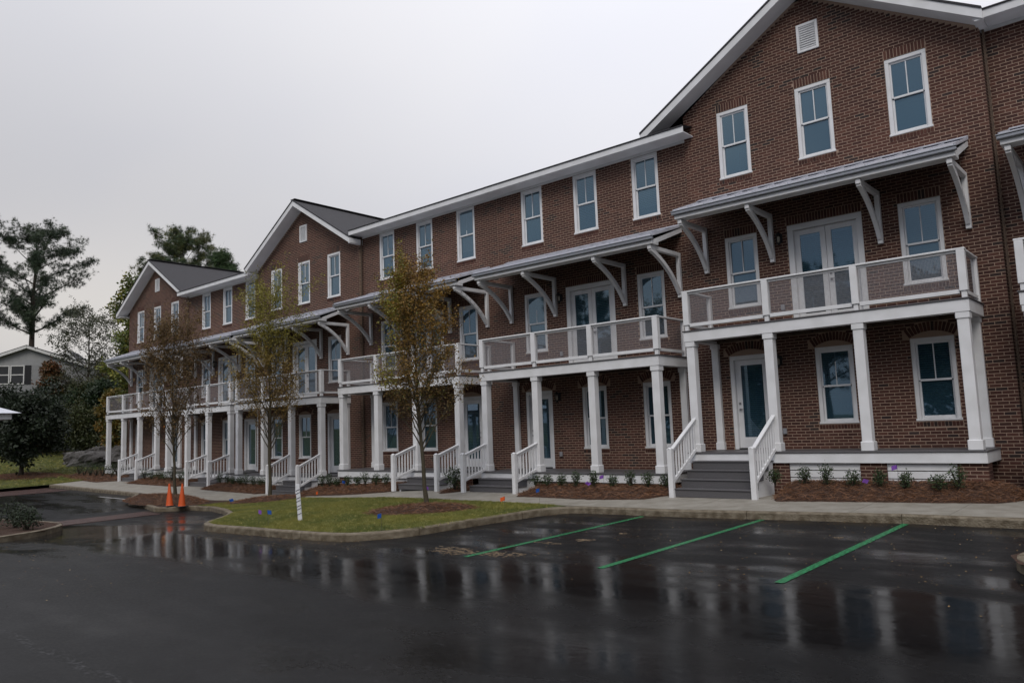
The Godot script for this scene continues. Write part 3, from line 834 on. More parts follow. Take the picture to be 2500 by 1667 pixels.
func add_roof(house: Node3D, d: Dictionary, zw: float, xl: float, xr: float, sh: float) -> void:
	var zo := zw + 0.5                   # front edge of the overhang
	if d.gable:
		var ap := 10.76
		var sl := 0.6
		var ends: Array = d.get("ends", [3.65, 3.62])
		var b := MB.new()
		for s in [-1.0, 1.0]:
			var hw: float = ends[0] if s < 0 else ends[1]
			var a := Vector3(sh, ap, zo + 0.02); var e := Vector3(sh + s * hw, ap - sl * hw, zo + 0.02)
			var f := Vector3(sh, ap, -11.0); var h := Vector3(sh + s * hw, ap - sl * hw, -11.0)
			var dn := Vector3(0, -0.05, 0)
			b.quad(a, e, h, f, Vector3(s, 2, 0)); b.quad(a, e, e + dn, a + dn, Vector3(0, 0, 1)); b.quad(e, h, h + dn, e + dn, Vector3(s, 0, 0))
			b.quad(a + dn, e + dn, h + dn, f + dn, Vector3(0, -1, 0))
		b.bar(Vector3(sh, ap + 0.012, zo), Vector3(sh, ap + 0.012, -11.0), 0.3, 0.02)
		b.flat(Vector3(sh, ap, -11), Vector3(sh - 3.6, ap - sl * 3.6, -11), Vector3(sh + 3.6, ap - sl * 3.6, -11), Vector3(0, 0, -1))
		var roof := put(b.mesh(), "roof", M.shingle, house)
		for s in [-1.0, 1.0]:
			b = MB.new()
			var hw: float = ends[0] if s < 0 else ends[1]
			var c := PackedVector2Array([Vector2(sh, ap - 0.052), Vector2(sh + s * hw, ap - 0.052 - sl * hw), Vector2(sh + s * hw, ap - 0.25 - sl * hw), Vector2(sh, ap - 0.25)])
			b.prism(c, zo - 0.03, zo)
			put(b.mesh(), "rake_board", M.white, roof)
			b = MB.new()
			c = PackedVector2Array([Vector2(sh, ap - 0.235), Vector2(sh + s * hw, ap - 0.235 - sl * hw), Vector2(sh + s * hw, ap - 0.25 - sl * hw), Vector2(sh, ap - 0.25)])
			b.prism(c, zw - 0.012, zo - 0.031)
			put(b.mesh(), "rake_soffit", M.white, roof)
			b = MB.new()                 # side eave with its boxed end
			var ex: float = sh + s * hw
			var ey := ap - sl * hw
			b.span(Vector3(ex - s * 0.03, ey - 0.25, -10.9), Vector3(ex, ey - 0.06, zo - 0.035), 0.004)
			b.span(Vector3(ex - s * 0.031, ey - 0.25, -10.9), Vector3((xr if s > 0 else xl) + s * 0.001, ey - 0.22, zo - 0.035))
			put(b.mesh(), "eave_return", M.white, roof)
		var v := put(keep("gable_vent", func(m: MB):
			m.span(Vector3(-0.245, 0, -0.03), Vector3(-0.185, 0.68, 0.02), 0.005); m.span(Vector3(0.185, 0, -0.03), Vector3(0.245, 0.68, 0.02), 0.005)
			m.span(Vector3(-0.185, 0, -0.03), Vector3(0.185, 0.06, 0.018), 0.005); m.span(Vector3(-0.185, 0.62, -0.03), Vector3(0.185, 0.68, 0.018), 0.005)
			m.quad(Vector3(-0.185, 0.06, -0.006), Vector3(0.185, 0.06, -0.006), Vector3(0.185, 0.62, -0.006), Vector3(-0.185, 0.62, -0.006), Vector3(0, 0, 1))), "gable_vent", M.white, house, Transform3D(Basis(), Vector3(0, 9.125, zw + 0.012)))
		for k in 10:
			put(keep("louver", func(m: MB): m.box(Vector3.ZERO, Vector3(0.37, 0.008, 0.045), 0.0, Basis(Vector3(1, 0, 0), 0.75))), "louver", M.white, v, Transform3D(Basis(), Vector3(0, 0.09 + k * 0.056, 0.0)))
	else:
		var a := xl - 0.01
		var e := xr + 0.01 + float(d.get("over", 0.0))
		var ye := 8.58
		zo = -0.9
		var b := MB.new()
		b.quad(Vector3(a, ye, zo + 0.03), Vector3(e, ye, zo + 0.03), Vector3(e, ye + 1.0, -6.5), Vector3(a, ye + 1.0, -6.5), Vector3(0, 1, 0))
		b.quad(Vector3(a, ye, -12.2), Vector3(e, ye, -12.2), Vector3(e, ye + 1.0, -6.5), Vector3(a, ye + 1.0, -6.5), Vector3(0, 1, 0))
		b.quad(Vector3(a, ye, zo + 0.03), Vector3(e, ye, zo + 0.03), Vector3(e, ye - 0.025, zo + 0.03), Vector3(a, ye - 0.025, zo + 0.03), Vector3(0, 0, 1))
		b.quad(Vector3(a, ye - 0.025, zo + 0.03), Vector3(e, ye - 0.025, zo + 0.03), Vector3(e, ye - 0.025, zo), Vector3(a, ye - 0.025, zo), Vector3(0, -1, 0))
		var roof := put(b.mesh(), "roof", M.shingle, house)
		b = MB.new()
		b.span(Vector3(a, ye - 0.19, zo - 0.03), Vector3(e, ye - 0.026, zo), 0.005)
		put(b.mesh(), "eave_fascia", M.white, roof)
		b = MB.new()
		b.span(Vector3(a, ye - 0.18, zw - 0.012), Vector3(e, ye - 0.155, zo - 0.031))
		put(b.mesh(), "eave_soffit", M.white, roof)
		b = MB.new()
		b.span(Vector3(a, ye - 0.25, zw + 0.001), Vector3(e, ye - 0.181, zw + 0.02))
		put(b.mesh(), "frieze_board", M.white, roof)

# ---------------------------------------------------------------- trees and plants
func leaf_mesh(w: float, l: float) -> ArrayMesh:
	return keep("leaf%.3f%.3f" % [w, l], func(b: MB):
		var a := Vector3(0, 0, 0); var t := Vector3(0, l, 0.0)
		var p := Vector3(-w / 2, l * 0.5, w * 0.18); var q := Vector3(w / 2, l * 0.5, w * 0.18)
		b.flat(a, p, t, Vector3(0, 0, 1)); b.flat(a, t, q, Vector3(0, 0, 1)))

func spray_mesh() -> ArrayMesh:              # a short twig end carrying a few leaves
	return keep("spray", func(b: MB):
		var r := RandomNumberGenerator.new(); r.seed = 5
		for k in 5:
			var t := Basis(Vector3(0, 1, 0), r.randf() * TAU) * Basis(Vector3(1, 0, 0), r.randf_range(0.4, 1.6))
			var o := Vector3(r.randf_range(-0.4, 0.4), r.randf_range(0, 0.8), r.randf_range(-0.4, 0.4))
			b.flat(o, o + t * Vector3(-0.2, 0.35, 0.05), o + t * Vector3(0, 0.75, 0), t * Vector3(0, 0, 1))
			b.flat(o, o + t * Vector3(0, 0.75, 0), o + t * Vector3(0.2, 0.35, 0.05), t * Vector3(0, 0, 1)))

func tuft_mesh() -> ArrayMesh:               # pine needles round a shoot
	return keep("tuft", func(b: MB):
		var r := RandomNumberGenerator.new(); r.seed = 9
		for k in 16:
			var t := Basis(Vector3(0, 1, 0), r.randf() * TAU) * Basis(Vector3(1, 0, 0), r.randf_range(0.15, 1.7))
			b.flat(t * Vector3(-0.035, 0, 0), t * Vector3(0.035, 0, 0), t * Vector3(0, 1, 0), t * Vector3(0, 0, 1)))

func random_turn(r: RandomNumberGenerator) -> Basis:
	return Basis(Vector3(0, 1, 0), r.randf() * TAU) * Basis(Vector3(1, 0, 0), r.randf() * PI) * Basis(Vector3(0, 0, 1), r.randf() * TAU)

# Grows a trunk and limbs; returns where leaves sit: [point, direction, share of the height]
func grow(b: MB, h: float, r0: float, clear: float, reach: Callable, limbs: int, lift: float, sd: int, lean := Vector3.ZERO, subs := 5, tops := 0.97) -> Array:
	var r := RandomNumberGenerator.new(); r.seed = sd
	var trunk := []
	var rad := []
	var w := Vector3.ZERO
	for k in 11:
		var t := k / 10.0
		trunk.append(Vector3(0, h * tops * t, 0) + lean * t + w)
		rad.append(r0 * (1.0 - 0.9 * t) * (1.25 if k == 0 else 1.0))
		w += Vector3(r.randf_range(-1, 1), 0, r.randf_range(-1, 1)) * h * 0.006
	b.tube(trunk, rad, 8)
	var seats := []
	for k in limbs:
		var t := (k + r.randf() * 0.8) / limbs
		var y := lerpf(clear, 0.97, t)
		var i := int(y * 10.0)
		var p: Vector3 = trunk[i].lerp(trunk[mini(i + 1, 10)], y * 10.0 - i)
		var az := k * 2.399 + r.randf_range(-0.4, 0.4)
		var out := Vector3(cos(az), 0, sin(az))
		var len := float(reach.call(y, az)) * r.randf_range(0.75, 1.1)
		var pts := [p]
		var rr := [rad[i] * 0.45]
		var dirn := (out + Vector3(0, lift, 0)).normalized()
		for s in 6:
			dirn = (dirn + Vector3(r.randf_range(-1, 1), r.randf_range(-0.5, 1) * (0.3 + lift * 0.3), r.randf_range(-1, 1)) * 0.16).normalized()
			pts.append(pts[-1] + dirn * len / 6.0)
			rr.append(rad[i] * 0.45 * (1.0 - (s + 1) / 6.6))
		b.tube(pts, rr, 5)
		for s in subs:
			var u := r.randf_range(0.3, 0.95)
			var j := int(u * 6)
			var q: Vector3 = pts[j].lerp(pts[mini(j + 1, 6)], u * 6 - j)
			var sd2 := (dirn + Vector3(r.randf_range(-1, 1), r.randf_range(-0.3, 0.9), r.randf_range(-1, 1)) * 0.9).normalized()
			var sl := len * r.randf_range(0.25, 0.5)
			var e := q + sd2 * sl
			b.tube([q, q.lerp(e, 0.5) + Vector3(0, sl * 0.05, 0), e], [rr[j] * 0.5, rr[j] * 0.3, 0.003], 4)
			for m in 3:
				seats.append([q.lerp(e, 0.35 + 0.32 * m), sd2, y])
		for s in range(2, 7):
			seats.append([pts[s], dirn, y])
	seats.append([trunk[10], Vector3(0, 1, 0), 1.0])
	return seats

func young_tree(at: Vector3, h: float, wide: float, sd: int, leaves: int, size: float, tone: Callable, lean: Vector3, shape: Callable, label: String) -> void:
	var t := thing("young_tree", at)
	tag(t, label, "tree", "young street trees in the lawn")
	var b := MB.new()
	var seats := grow(b, h, 0.055, 0.24, func(y, az): return wide * shape.call(y, az), 52, 1.7, sd, lean, 9)
	put(b.mesh(), "trunk", M.bark_young, t)
	var r := RandomNumberGenerator.new(); r.seed = sd + 77
	var xf := []
	var cols := []
	for k in leaves:
		var s = seats[r.randi() % seats.size()]
		var p: Vector3 = s[0] + Vector3(r.randfn(), r.randfn(), r.randfn()) * wide * 0.032
		var z := size * r.randf_range(0.6, 1.25)
		xf.append(Transform3D(random_turn(r) * Basis.from_scale(Vector3.ONE * z), p))
		var share: float = clampf(p.y / h, 0, 1)
		cols.append(tone.call(share, p, r))
	scatter(leaf_mesh(0.55, 1.0), xf, cols, "crown", M.leaf, t)

func big_tree(called: String, at: Vector3, h: float, wide: float, clear: float, sd: int, clumps: int, per: int, size: float, tones: Array, pine: bool, label: String, group: String, girth := 0.25, bark := "bark", round_off := 1.0) -> Node3D:
	var t := thing(called, at)
	tag(t, label, "tree", group)
	var b := MB.new()
	var seats := grow(b, h, girth, clear, func(y, _az): return wide * (sqrt(maxf(0.05, 1.0 - pow(absf((y - clear) / (1.0 - clear) * 1.6 - 0.6), 2.0) * 0.9)) if round_off > 0.5 else maxf(0.12, 1.08 - y)), 26 if pine else 30, 0.55 if pine else 0.8, sd, Vector3.ZERO, 5, 0.9)
	put(b.mesh(), "trunk", M[bark], t)
	var r := RandomNumberGenerator.new(); r.seed = sd + 3
	var xf := []
	var cols := []
	for k in clumps:
		var s = seats[r.randi() % seats.size()]
		var c: Vector3 = s[0]
		var tone: Color = tones[r.randi() % tones.size()]
		var cr := wide * (0.055 if pine else 0.11)
		for j in per:
			var p := c + Vector3(r.randfn(), r.randfn() * 0.6, r.randfn()) * cr
			var z := size * r.randf_range(0.7, 1.3)
			xf.append(Transform3D(random_turn(r) * Basis.from_scale(Vector3.ONE * z), p))
			var f := r.randf_range(0.7, 1.3)
			cols.append(Color(tone.r * f, tone.g * f, tone.b * f))
	scatter(tuft_mesh() if pine else spray_mesh(), xf, cols, "crown", M.needle if pine else M.leaf, t)
	return t

func bush(at: Vector3, w: float, h: float, sd: int, n: int, size: float, tones: Array, called: String, label: String, category: String, group: String) -> Node3D:
	var t := thing(called, at)
	tag(t, label, category, group)
	var r := RandomNumberGenerator.new(); r.seed = sd
	var b := MB.new()
	var xf := []
	var cols := []
	for k in 9:
		var az := r.randf() * TAU
		var e := Vector3(cos(az) * w * 0.32, h * r.randf_range(0.55, 0.85), sin(az) * w * 0.32)
		b.tube([Vector3(0, -0.03, 0), e * Vector3(0.4, 0.5, 0.4), e], [0.012 * h / 0.4, 0.008 * h / 0.4, 0.003], 4)
	put(b.mesh(), "stems", M.bark, t)
	for k in n:
		var u := Vector3(r.randfn(), r.randfn(), r.randfn()).normalized() * pow(r.randf(), 0.4)
		var lump := 1.0 + 0.2 * sin(u.x * 7 + sd) * cos(u.z * 6 + sd * 2)
		var p := Vector3(u.x * w * 0.5 * lump, h * 0.55 + u.y * h * 0.48 * lump, u.z * w * 0.5 * lump)
		if p.y < 0.02:
			continue
		xf.append(Transform3D(random_turn(r) * Basis.from_scale(Vector3.ONE * size * r.randf_range(0.7, 1.3)), p))
		var tone: Color = tones[r.randi() % tones.size()]
		var f := r.randf_range(0.65, 1.35)
		cols.append(Color(tone.r * f, tone.g * f, tone.b * f))
	scatter(leaf_mesh(0.6, 1.0), xf, cols, "foliage", M.leaf, t)
	return t

# ---------------------------------------------------------------- ground
func sheet(x0: float, x1: float, dx: float, za: Callable, zb: Callable, nz: int, lift: float) -> MB:
	var b := MB.new()
	var n := int(ceil((x1 - x0) / dx))
	for i in n:
		var xa := x0 + (x1 - x0) * i / n
		var xb := x0 + (x1 - x0) * (i + 1) / n
		for j in nz:
			var p := []
			for q in [[xa, j], [xb, j], [xb, j + 1], [xa, j + 1]]:
				var z := lerpf(za.call(q[0]), zb.call(q[0]), q[1] / float(nz))
				p.append(Vector3(q[0], gy(q[0], z) + lift, z))
			b.quad(p[0], p[1], p[2], p[3], Vector3(0, 1, 0))
	return b

func mound(c: Vector3, rx: float, rz: float, h: float, sd: int, turn := 0.0) -> MB:     # a heap with an uneven edge, heights taken from the ground
	var b := MB.new()
	var f := FastNoiseLite.new(); f.seed = sd; f.frequency = 0.9
	var g := FastNoiseLite.new(); g.seed = sd + 1; g.frequency = 6.0
	var rings := 10
	var sides := 48
	var pt := func(i: int, k: int) -> Vector3:
		var a := TAU * k / sides
		var u := i / float(rings)
		var e := 1.0 + 0.16 * f.get_noise_2d(cos(a) * 1.3, sin(a) * 1.3)
		var p := Vector3(cos(a) * rx * u * e, 0, sin(a) * rz * u * e).rotated(Vector3(0, 1, 0), turn) + c
		p.y = gy(p.x, p.z) + h * (1.0 - pow(u, 2.6)) + (0.03 * g.get_noise_2d(p.x, p.z) if i < rings else -0.03)
		return p
	for i in rings:
		for k in sides:
			var a: Vector3 = pt.call(i, k); var e: Vector3 = pt.call(i, k + 1); var q: Vector3 = pt.call(i + 1, k + 1); var s: Vector3 = pt.call(i + 1, k)
			b.quad(a, e, q, s, Vector3(0, 1, 0))
	return b

func needle_heap(parent: Node, pts: Array, sd: int) -> void:      # loose pine straw over a bed; pts are surface points
	var r := RandomNumberGenerator.new(); r.seed = sd
	var m := keep("straw", func(b: MB):
		b.flat(Vector3(-0.5, 0, -0.012), Vector3(0.5, 0.03, -0.012), Vector3(0.5, 0.03, 0.012), Vector3(0, 1, 0))
		b.flat(Vector3(-0.5, 0, -0.012), Vector3(0.5, 0.03, 0.012), Vector3(-0.5, 0, 0.012), Vector3(0, 1, 0)))
	var xf := []
	var cols := []
	for p in pts:
		var t := Basis(Vector3(0, 1, 0), r.randf() * TAU) * Basis(Vector3(0, 0, 1), r.randf_range(-0.5, 0.5)) * Basis(Vector3(1, 0, 0), r.randf() * TAU)
		xf.append(Transform3D(t * Basis.from_scale(Vector3(r.randf_range(0.1, 0.2), 0.2, 0.25)), p + Vector3(0, r.randf_range(0.0, 0.025), 0)))
		var f := r.randf_range(0.5, 1.5)
		cols.append(Color(0.15 * f, 0.068 * f, 0.031 * f))
	scatter(m, xf, cols, "pine_straw", M.blade, parent)

func mulch_ring(c: Vector3, rx: float, rz: float, h: float, sd: int, label: String, turn := 0.0) -> void:
	var t := thing("mulch_bed", Vector3.ZERO)
	tag(t, label, "mulch bed", "pine straw beds")
	put(mound(c, rx, rz, h, sd, turn).mesh(), "mulch", M.mulch, t)
	var r := RandomNumberGenerator.new(); r.seed = sd
	var pts := []
	for k in int(rx * rz * 1500):
		var a := r.randf() * TAU
		var u := sqrt(r.randf()) * 1.06
		var p := Vector3(cos(a) * rx * u, 0, sin(a) * rz * u).rotated(Vector3(0, 1, 0), turn) + c
		p.y = gy(p.x, p.z) + h * maxf(0.0, 1.0 - pow(u, 2.6))
		pts.append(p)
	needle_heap(t, pts, sd)

# a bed along a porch: rises from the walk to the skirting
func porch_bed(x0: float, x1: float, zf: Callable, z0: float, rise: float, sd: int, label: String) -> void:
	var t := thing("mulch_bed", Vector3.ZERO)
	tag(t, label, "mulch bed", "pine straw beds")
	var g := FastNoiseLite.new(); g.seed = sd; g.frequency = 2.2
	var n := int((x1 - x0) / 0.12)
	var top := func(x: float, u: float) -> Vector3:
		var e := minf(1.0, minf(x - x0, x1 - x) / 0.35)
		e = sqrt(maxf(e, 0.0))
		var z := lerpf(z0, z0 + (float(zf.call(x)) - z0) * e + 0.08 * g.get_noise_1d(x * 2.0), u)
		var y := gy(x, z) + rise * e * (1.0 - smoothstep(0.25, 1.0, u)) + 0.035 * e + 0.035 * g.get_noise_2d(x * 1.5, z * 1.5)
		if u > 0.99:
			y = gy(x, z) - 0.02
		return Vector3(x, y, z)
	var b := MB.new()
	for i in n:
		for j in 10:
			var xa := lerpf(x0, x1, i / float(n)); var xb := lerpf(x0, x1, (i + 1) / float(n))
			b.quad(top.call(xa, j / 10.0), top.call(xb, j / 10.0), top.call(xb, (j + 1) / 10.0), top.call(xa, (j + 1) / 10.0), Vector3(0, 1, 0))
	put(b.mesh(), "mulch", M.mulch, t)
	var r := RandomNumberGenerator.new(); r.seed = sd
	var pts := []
	for k in int((x1 - x0) * 900):
		pts.append(top.call(r.randf_range(x0, x1), r.randf() * 0.98))
	needle_heap(t, pts, sd)

func grass_tufts(called: String, where: Callable, n: int, sd: int, tones: Array, tall: float, label: String) -> void:
	var r := RandomNumberGenerator.new(); r.seed = sd
	var m := keep("tussock", func(b: MB):
		var q := RandomNumberGenerator.new(); q.seed = 4
		for k in 7:
			var a := q.randf() * TAU
			var o := Vector3(q.randf_range(-0.6, 0.6), 0, q.randf_range(-0.6, 0.6))
			var s := Vector3(cos(a), 0, sin(a)) * 0.09
			var e := o + Vector3(q.randf_range(-0.6, 0.6), q.randf_range(0.5, 1.0), q.randf_range(-0.6, 0.6))
			b.flat(o - s, o + s, e, Vector3(0, 0.6, 1)))
	var f := FastNoiseLite.new(); f.seed = sd; f.frequency = 0.5
	var xf := []
	var cols := []
	var tries := 0
	while xf.size() < n and tries < n * 6:
		tries += 1
		var p = where.call(r)
		if p == null:
			continue
		var s := tall * r.randf_range(0.6, 1.2)
		xf.append(Transform3D(Basis(Vector3(0, 1, 0), r.randf() * TAU) * Basis.from_scale(Vector3(s, s, s)), p))
		var k := clampf(0.5 + f.get_noise_2d(p.x, p.z) * 0.9 + r.randf_range(-0.35, 0.35), 0, 1)
		cols.append(tones[0].lerp(tones[1], k) if r.randf() > 0.07 else tones[2])
	var o := scatter(m, xf, cols, numbered(called), M.blade, self)
	o.set_meta("label", label); o.set_meta("category", "grass")

func make_asphalt() -> void:
	var X0 := -46.0
	var X1 := 14.0
	var Z0 := 1.0
	var Z1 := 21.0
	var W := 1800
	var H := 1200
	var n1 := FastNoiseLite.new(); n1.seed = 3; n1.frequency = 0.16; n1.fractal_octaves = 4
	var n2 := FastNoiseLite.new(); n2.seed = 7; n2.frequency = 1.1; n2.fractal_octaves = 3
	var n3 := FastNoiseLite.new(); n3.seed = 12; n3.frequency = 0.45; n3.fractal_octaves = 3
	var rb := PackedByteArray(); rb.resize(W * H)
	var ab := PackedByteArray(); ab.resize(W * H * 3)
	var kzs := PackedFloat32Array()
	for i in W:
		kzs.append(kz(X0 + (X1 - X0) * (i + 0.5) / W))
	for j in H:
		var z := Z0 + (Z1 - Z0) * (j + 0.5) / H
		for i in W:
			var x := X0 + (X1 - X0) * (i + 0.5) / W
			var lo := n1.get_noise_2d(x * 0.55, z * 1.5 + x * 0.35)
			var md := n3.get_noise_2d(x * 0.8, z * 2.0)
			var fi := n2.get_noise_2d(x, z * 1.4)
			# how much water stands on the surface
			var st := n3.get_noise_2d(x * 0.16 + 40.0, z * 1.6 - x * 0.12)
			var w := 0.26 + 0.3 * lo + 0.2 * md + 0.26 * st
			var gz := (z - 9.1 - 0.7 * lo) / (1.15 + 0.1 * clampf(x + 12.0, 0.0, 9.0))
			w += 0.36 * exp(-gz * gz) * (1.0 if x > -20.0 else exp(-(x + 20.0) * (x + 20.0) / 40.0))
			var px := (x + 21.5) / 4.5
			var pz := (z - 8.1) / 1.4
			w += 0.45 * exp(-px * px - pz * pz)
			if x < -27.0:
				w += 0.2
			if x > -10.3 and z > 2.9 and z < 7.9:
				w += 0.06 + 0.26 * md
			w -= 0.22 * smoothstep(10.8, 13.0, z)
			w -= 0.35 * (1.0 - smoothstep(0.05, 0.8, z - kzs[i]))
			w = clampf(w + 0.07 * fi, 0.0, 1.0)
			var s := smoothstep(0.12, 0.72, w)
			var r := lerpf(0.46, 0.1, s)
			var g := rng.randf()
			rb[j * W + i] = int(clampf(r + (g - 0.5) * 0.11 * (1.0 - 0.6 * s), 0.03, 1.0) * 255.0)
			var k := 0.017 + 0.006 * (1.0 - s) + 0.005 * md + 0.006 * fi + 0.008 * st
			var dirt := clampf(1.0 - (z - kzs[i]) / 0.55, 0, 1) * clampf(0.55 + fi * 1.6, 0, 1)
			var c := Color(k, k, k * 1.05).lerp(Color(0.085, 0.065, 0.042), dirt * 0.75)
			var seam := z - 8.17 - 0.02 * fi
			var ridge := z - 13.45 - 0.05 * (x + 9.0) * 0.3 - 0.05 * fi
			var q := 0.75 + 0.5 * g
			if absf(seam) < 0.018 or absf(seam - 0.42) < 0.012:
				q *= 0.45
			elif absf(seam + 0.03) < 0.014:
				q *= 1.7
			if x < -5.5 and absf(ridge) < 0.05:
				q *= 3.2 if g > 0.72 else 0.6
			if rng.randf() < 0.004:
				q *= 3.0
			c = (c * q).linear_to_srgb()
			var at := (j * W + i) * 3
			ab[at] = int(c.r * 255.0); ab[at + 1] = int(c.g * 255.0); ab[at + 2] = int(c.b * 255.0)
	var m := StandardMaterial3D.new()
	m.albedo_texture = ImageTexture.create_from_image(Image.create_from_data(W, H, false, Image.FORMAT_RGB8, ab))
	m.roughness_texture = ImageTexture.create_from_image(Image.create_from_data(W, H, false, Image.FORMAT_L8, rb))
	m.roughness = 1.0
	m.metallic_specular = 0.22
	m.texture_repeat = false
	m.normal_enabled = true
	var f := FastNoiseLite.new(); f.frequency = 0.11; f.fractal_octaves = 3; f.seed = 5
	var nt := NoiseTexture2D.new(); nt.noise = f; nt.width = 2048; nt.height = 1024; nt.as_normal_map = true; nt.bump_strength = 3.0
	m.normal_texture = nt; m.normal_scale = 0.012
	m.detail_enabled = true
	m.detail_blend_mode = BaseMaterial3D.BLEND_MODE_MUL
	m.detail_uv_layer = BaseMaterial3D.DETAIL_UV_2
	m.detail_albedo = noise_tex(0.35, Color(0.35, 0.35, 0.36), Color(1, 1, 1), 512, 2, 17, 0.42)
	m.uv2_scale = Vector3(0.45, 0.45, 1)
	var v := PackedVector3Array(); var nn := PackedVector3Array(); var uv := PackedVector2Array(); var uv2 := PackedVector2Array(); var id := PackedInt32Array()
	var nx := 120
	var nz := 40
	for i in nx + 1:
		for j in nz + 1:
			var x := lerpf(X0, X1, i / float(nx)); var z := lerpf(Z0, Z1, j / float(nz))
			v.append(Vector3(x, gy(x, z) + ROAD, z))
			nn.append(Vector3(-(gy(x + 0.6, z) - gy(x - 0.6, z)) / 1.2, 1, -(gy(x, z + 0.6) - gy(x, z - 0.6)) / 1.2).normalized())
			uv.append(Vector2(i / float(nx), j / float(nz))); uv2.append(Vector2(x, z))
	for i in nx:
		for j in nz:
			var a := i * (nz + 1) + j
			id.append_array([a, a + nz + 1, a + 1, a + 1, a + nz + 1, a + nz + 2])
	var arr := []
	arr.resize(Mesh.ARRAY_MAX)
	arr[Mesh.ARRAY_VERTEX] = v; arr[Mesh.ARRAY_NORMAL] = nn; arr[Mesh.ARRAY_TEX_UV] = uv; arr[Mesh.ARRAY_TEX_UV2] = uv2; arr[Mesh.ARRAY_INDEX] = id
	var am := ArrayMesh.new()
	am.add_surface_from_arrays(Mesh.PRIMITIVE_TRIANGLES, arr)
	structure(am, "asphalt_road", m)

# ---------------------------------------------------------------- sky
func make_sky() -> Sky:
	var W := 512
	var H := 256
	var im := Image.create_empty(W, H, false, Image.FORMAT_RGBF)
	var f := FastNoiseLite.new(); f.seed = 19; f.frequency = 1.1; f.fractal_octaves = 4
	var g := FastNoiseLite.new(); g.seed = 23; g.frequency = 2.6; g.fractal_octaves = 4
	var bright := Vector3(sin(deg_to_rad(-22.0)), 0.36, -cos(deg_to_rad(-22.0))).normalized()
	for j in H:
		var el := PI * 0.5 - PI * (j + 0.5) / H
		for i in W:
			var az := wrapf(TAU * (i + 0.5) / W, -PI, PI)
			var d := Vector3(sin(az) * cos(el), sin(el), -cos(az) * cos(el))
			var up := maxf(d.y, 0.0)
			var q := d / (up + 0.35)
			var cl := f.get_noise_3d(q.x, q.z, 0.3) * 0.7 + g.get_noise_3d(q.x, q.z, 1.7) * 0.3
			var l := SKY_LOW + (SKY_TOP - SKY_LOW) * pow(up, 1.7)
			l *= 1.0 + (0.05 if d.z < 0.0 else 0.05 + 0.8 * d.z) * cl
			l += 0.3 * pow(maxf(0.0, d.dot(bright)), 6.0)
			var wa := (rad_to_deg(az) + 71.0) / 13.0
			var we := (rad_to_deg(el) - 8.0) / 6.0
			var warm := exp(-wa * wa - we * we)
			l += 0.2 * warm
			var thin := clampf(0.5 + cl * 1.4, 0, 1)
			var c := Color(0.94, 0.95, 1.03).lerp(Color(0.965, 0.965, 1.015), thin).lerp(Color(0.66, 0.82, 1.1), 0.7 * smoothstep(0.1, 0.7, d.z) * (1.0 - thin)).lerp(Color(1.02, 0.96, 0.88), 0.7 * warm)
			im.set_pixel(i, j, Color(c.r * l, c.g * l, c.b * l))
	var m := PanoramaSkyMaterial.new()
	m.panorama = ImageTexture.create_from_image(im)
	var s := Sky.new()
	s.sky_material = m
	return s

const SKY_LOW := 0.47
const SKY_TOP := 1.5

func _ready() -> void:
	rng.seed = 12345
	# --- camera
	var cam := Camera3D.new()
	var yaw := -0.71546
	var pitch := 0.11082
	var roll := -0.03658
	var fw := Vector3(sin(yaw) * cos(pitch), sin(pitch), -cos(yaw) * cos(pitch))
	var rt := Vector3(cos(yaw), 0, sin(yaw))
	var up := rt.cross(fw)
	var r2 := rt * cos(roll) + up * sin(roll)
	var u2 := -rt * sin(roll) + up * cos(roll)
	cam.transform = Transform3D(Basis(r2, u2, -fw), Vector3(0, 1.6362, 16.2446))
	cam.fov = rad_to_deg(2.0 * atan(833.5 / 1888.42))
	cam.near = 0.05; cam.far = 900.0
	add_child(cam)
	cam.make_current()
	# --- sky, exposure, sun behind the cloud
	var env := Environment.new()
	env.background_mode = Environment.BG_SKY
	env.sky = make_sky()
	env.tonemap_mode = Environment.TONE_MAPPER_LINEAR
	env.tonemap_exposure = 0.95
	env.sdfgi_enabled = true; env.ssao_enabled = true; env.ssil_enabled = true
	var we := WorldEnvironment.new(); we.environment = env
	add_child(we)
	var sun := DirectionalLight3D.new()
	sun.light_energy = 0.45; sun.light_angular_distance = 28.0; sun.light_color = Color(1.0, 0.97, 0.93); sun.shadow_enabled = true
	add_child(sun)
	sun.look_at_from_position(Vector3(14, 26, 24), Vector3.ZERO)
	make_materials()
	make_ground()
	make_houses()
	make_planting()
	make_small_things()
	make_background()

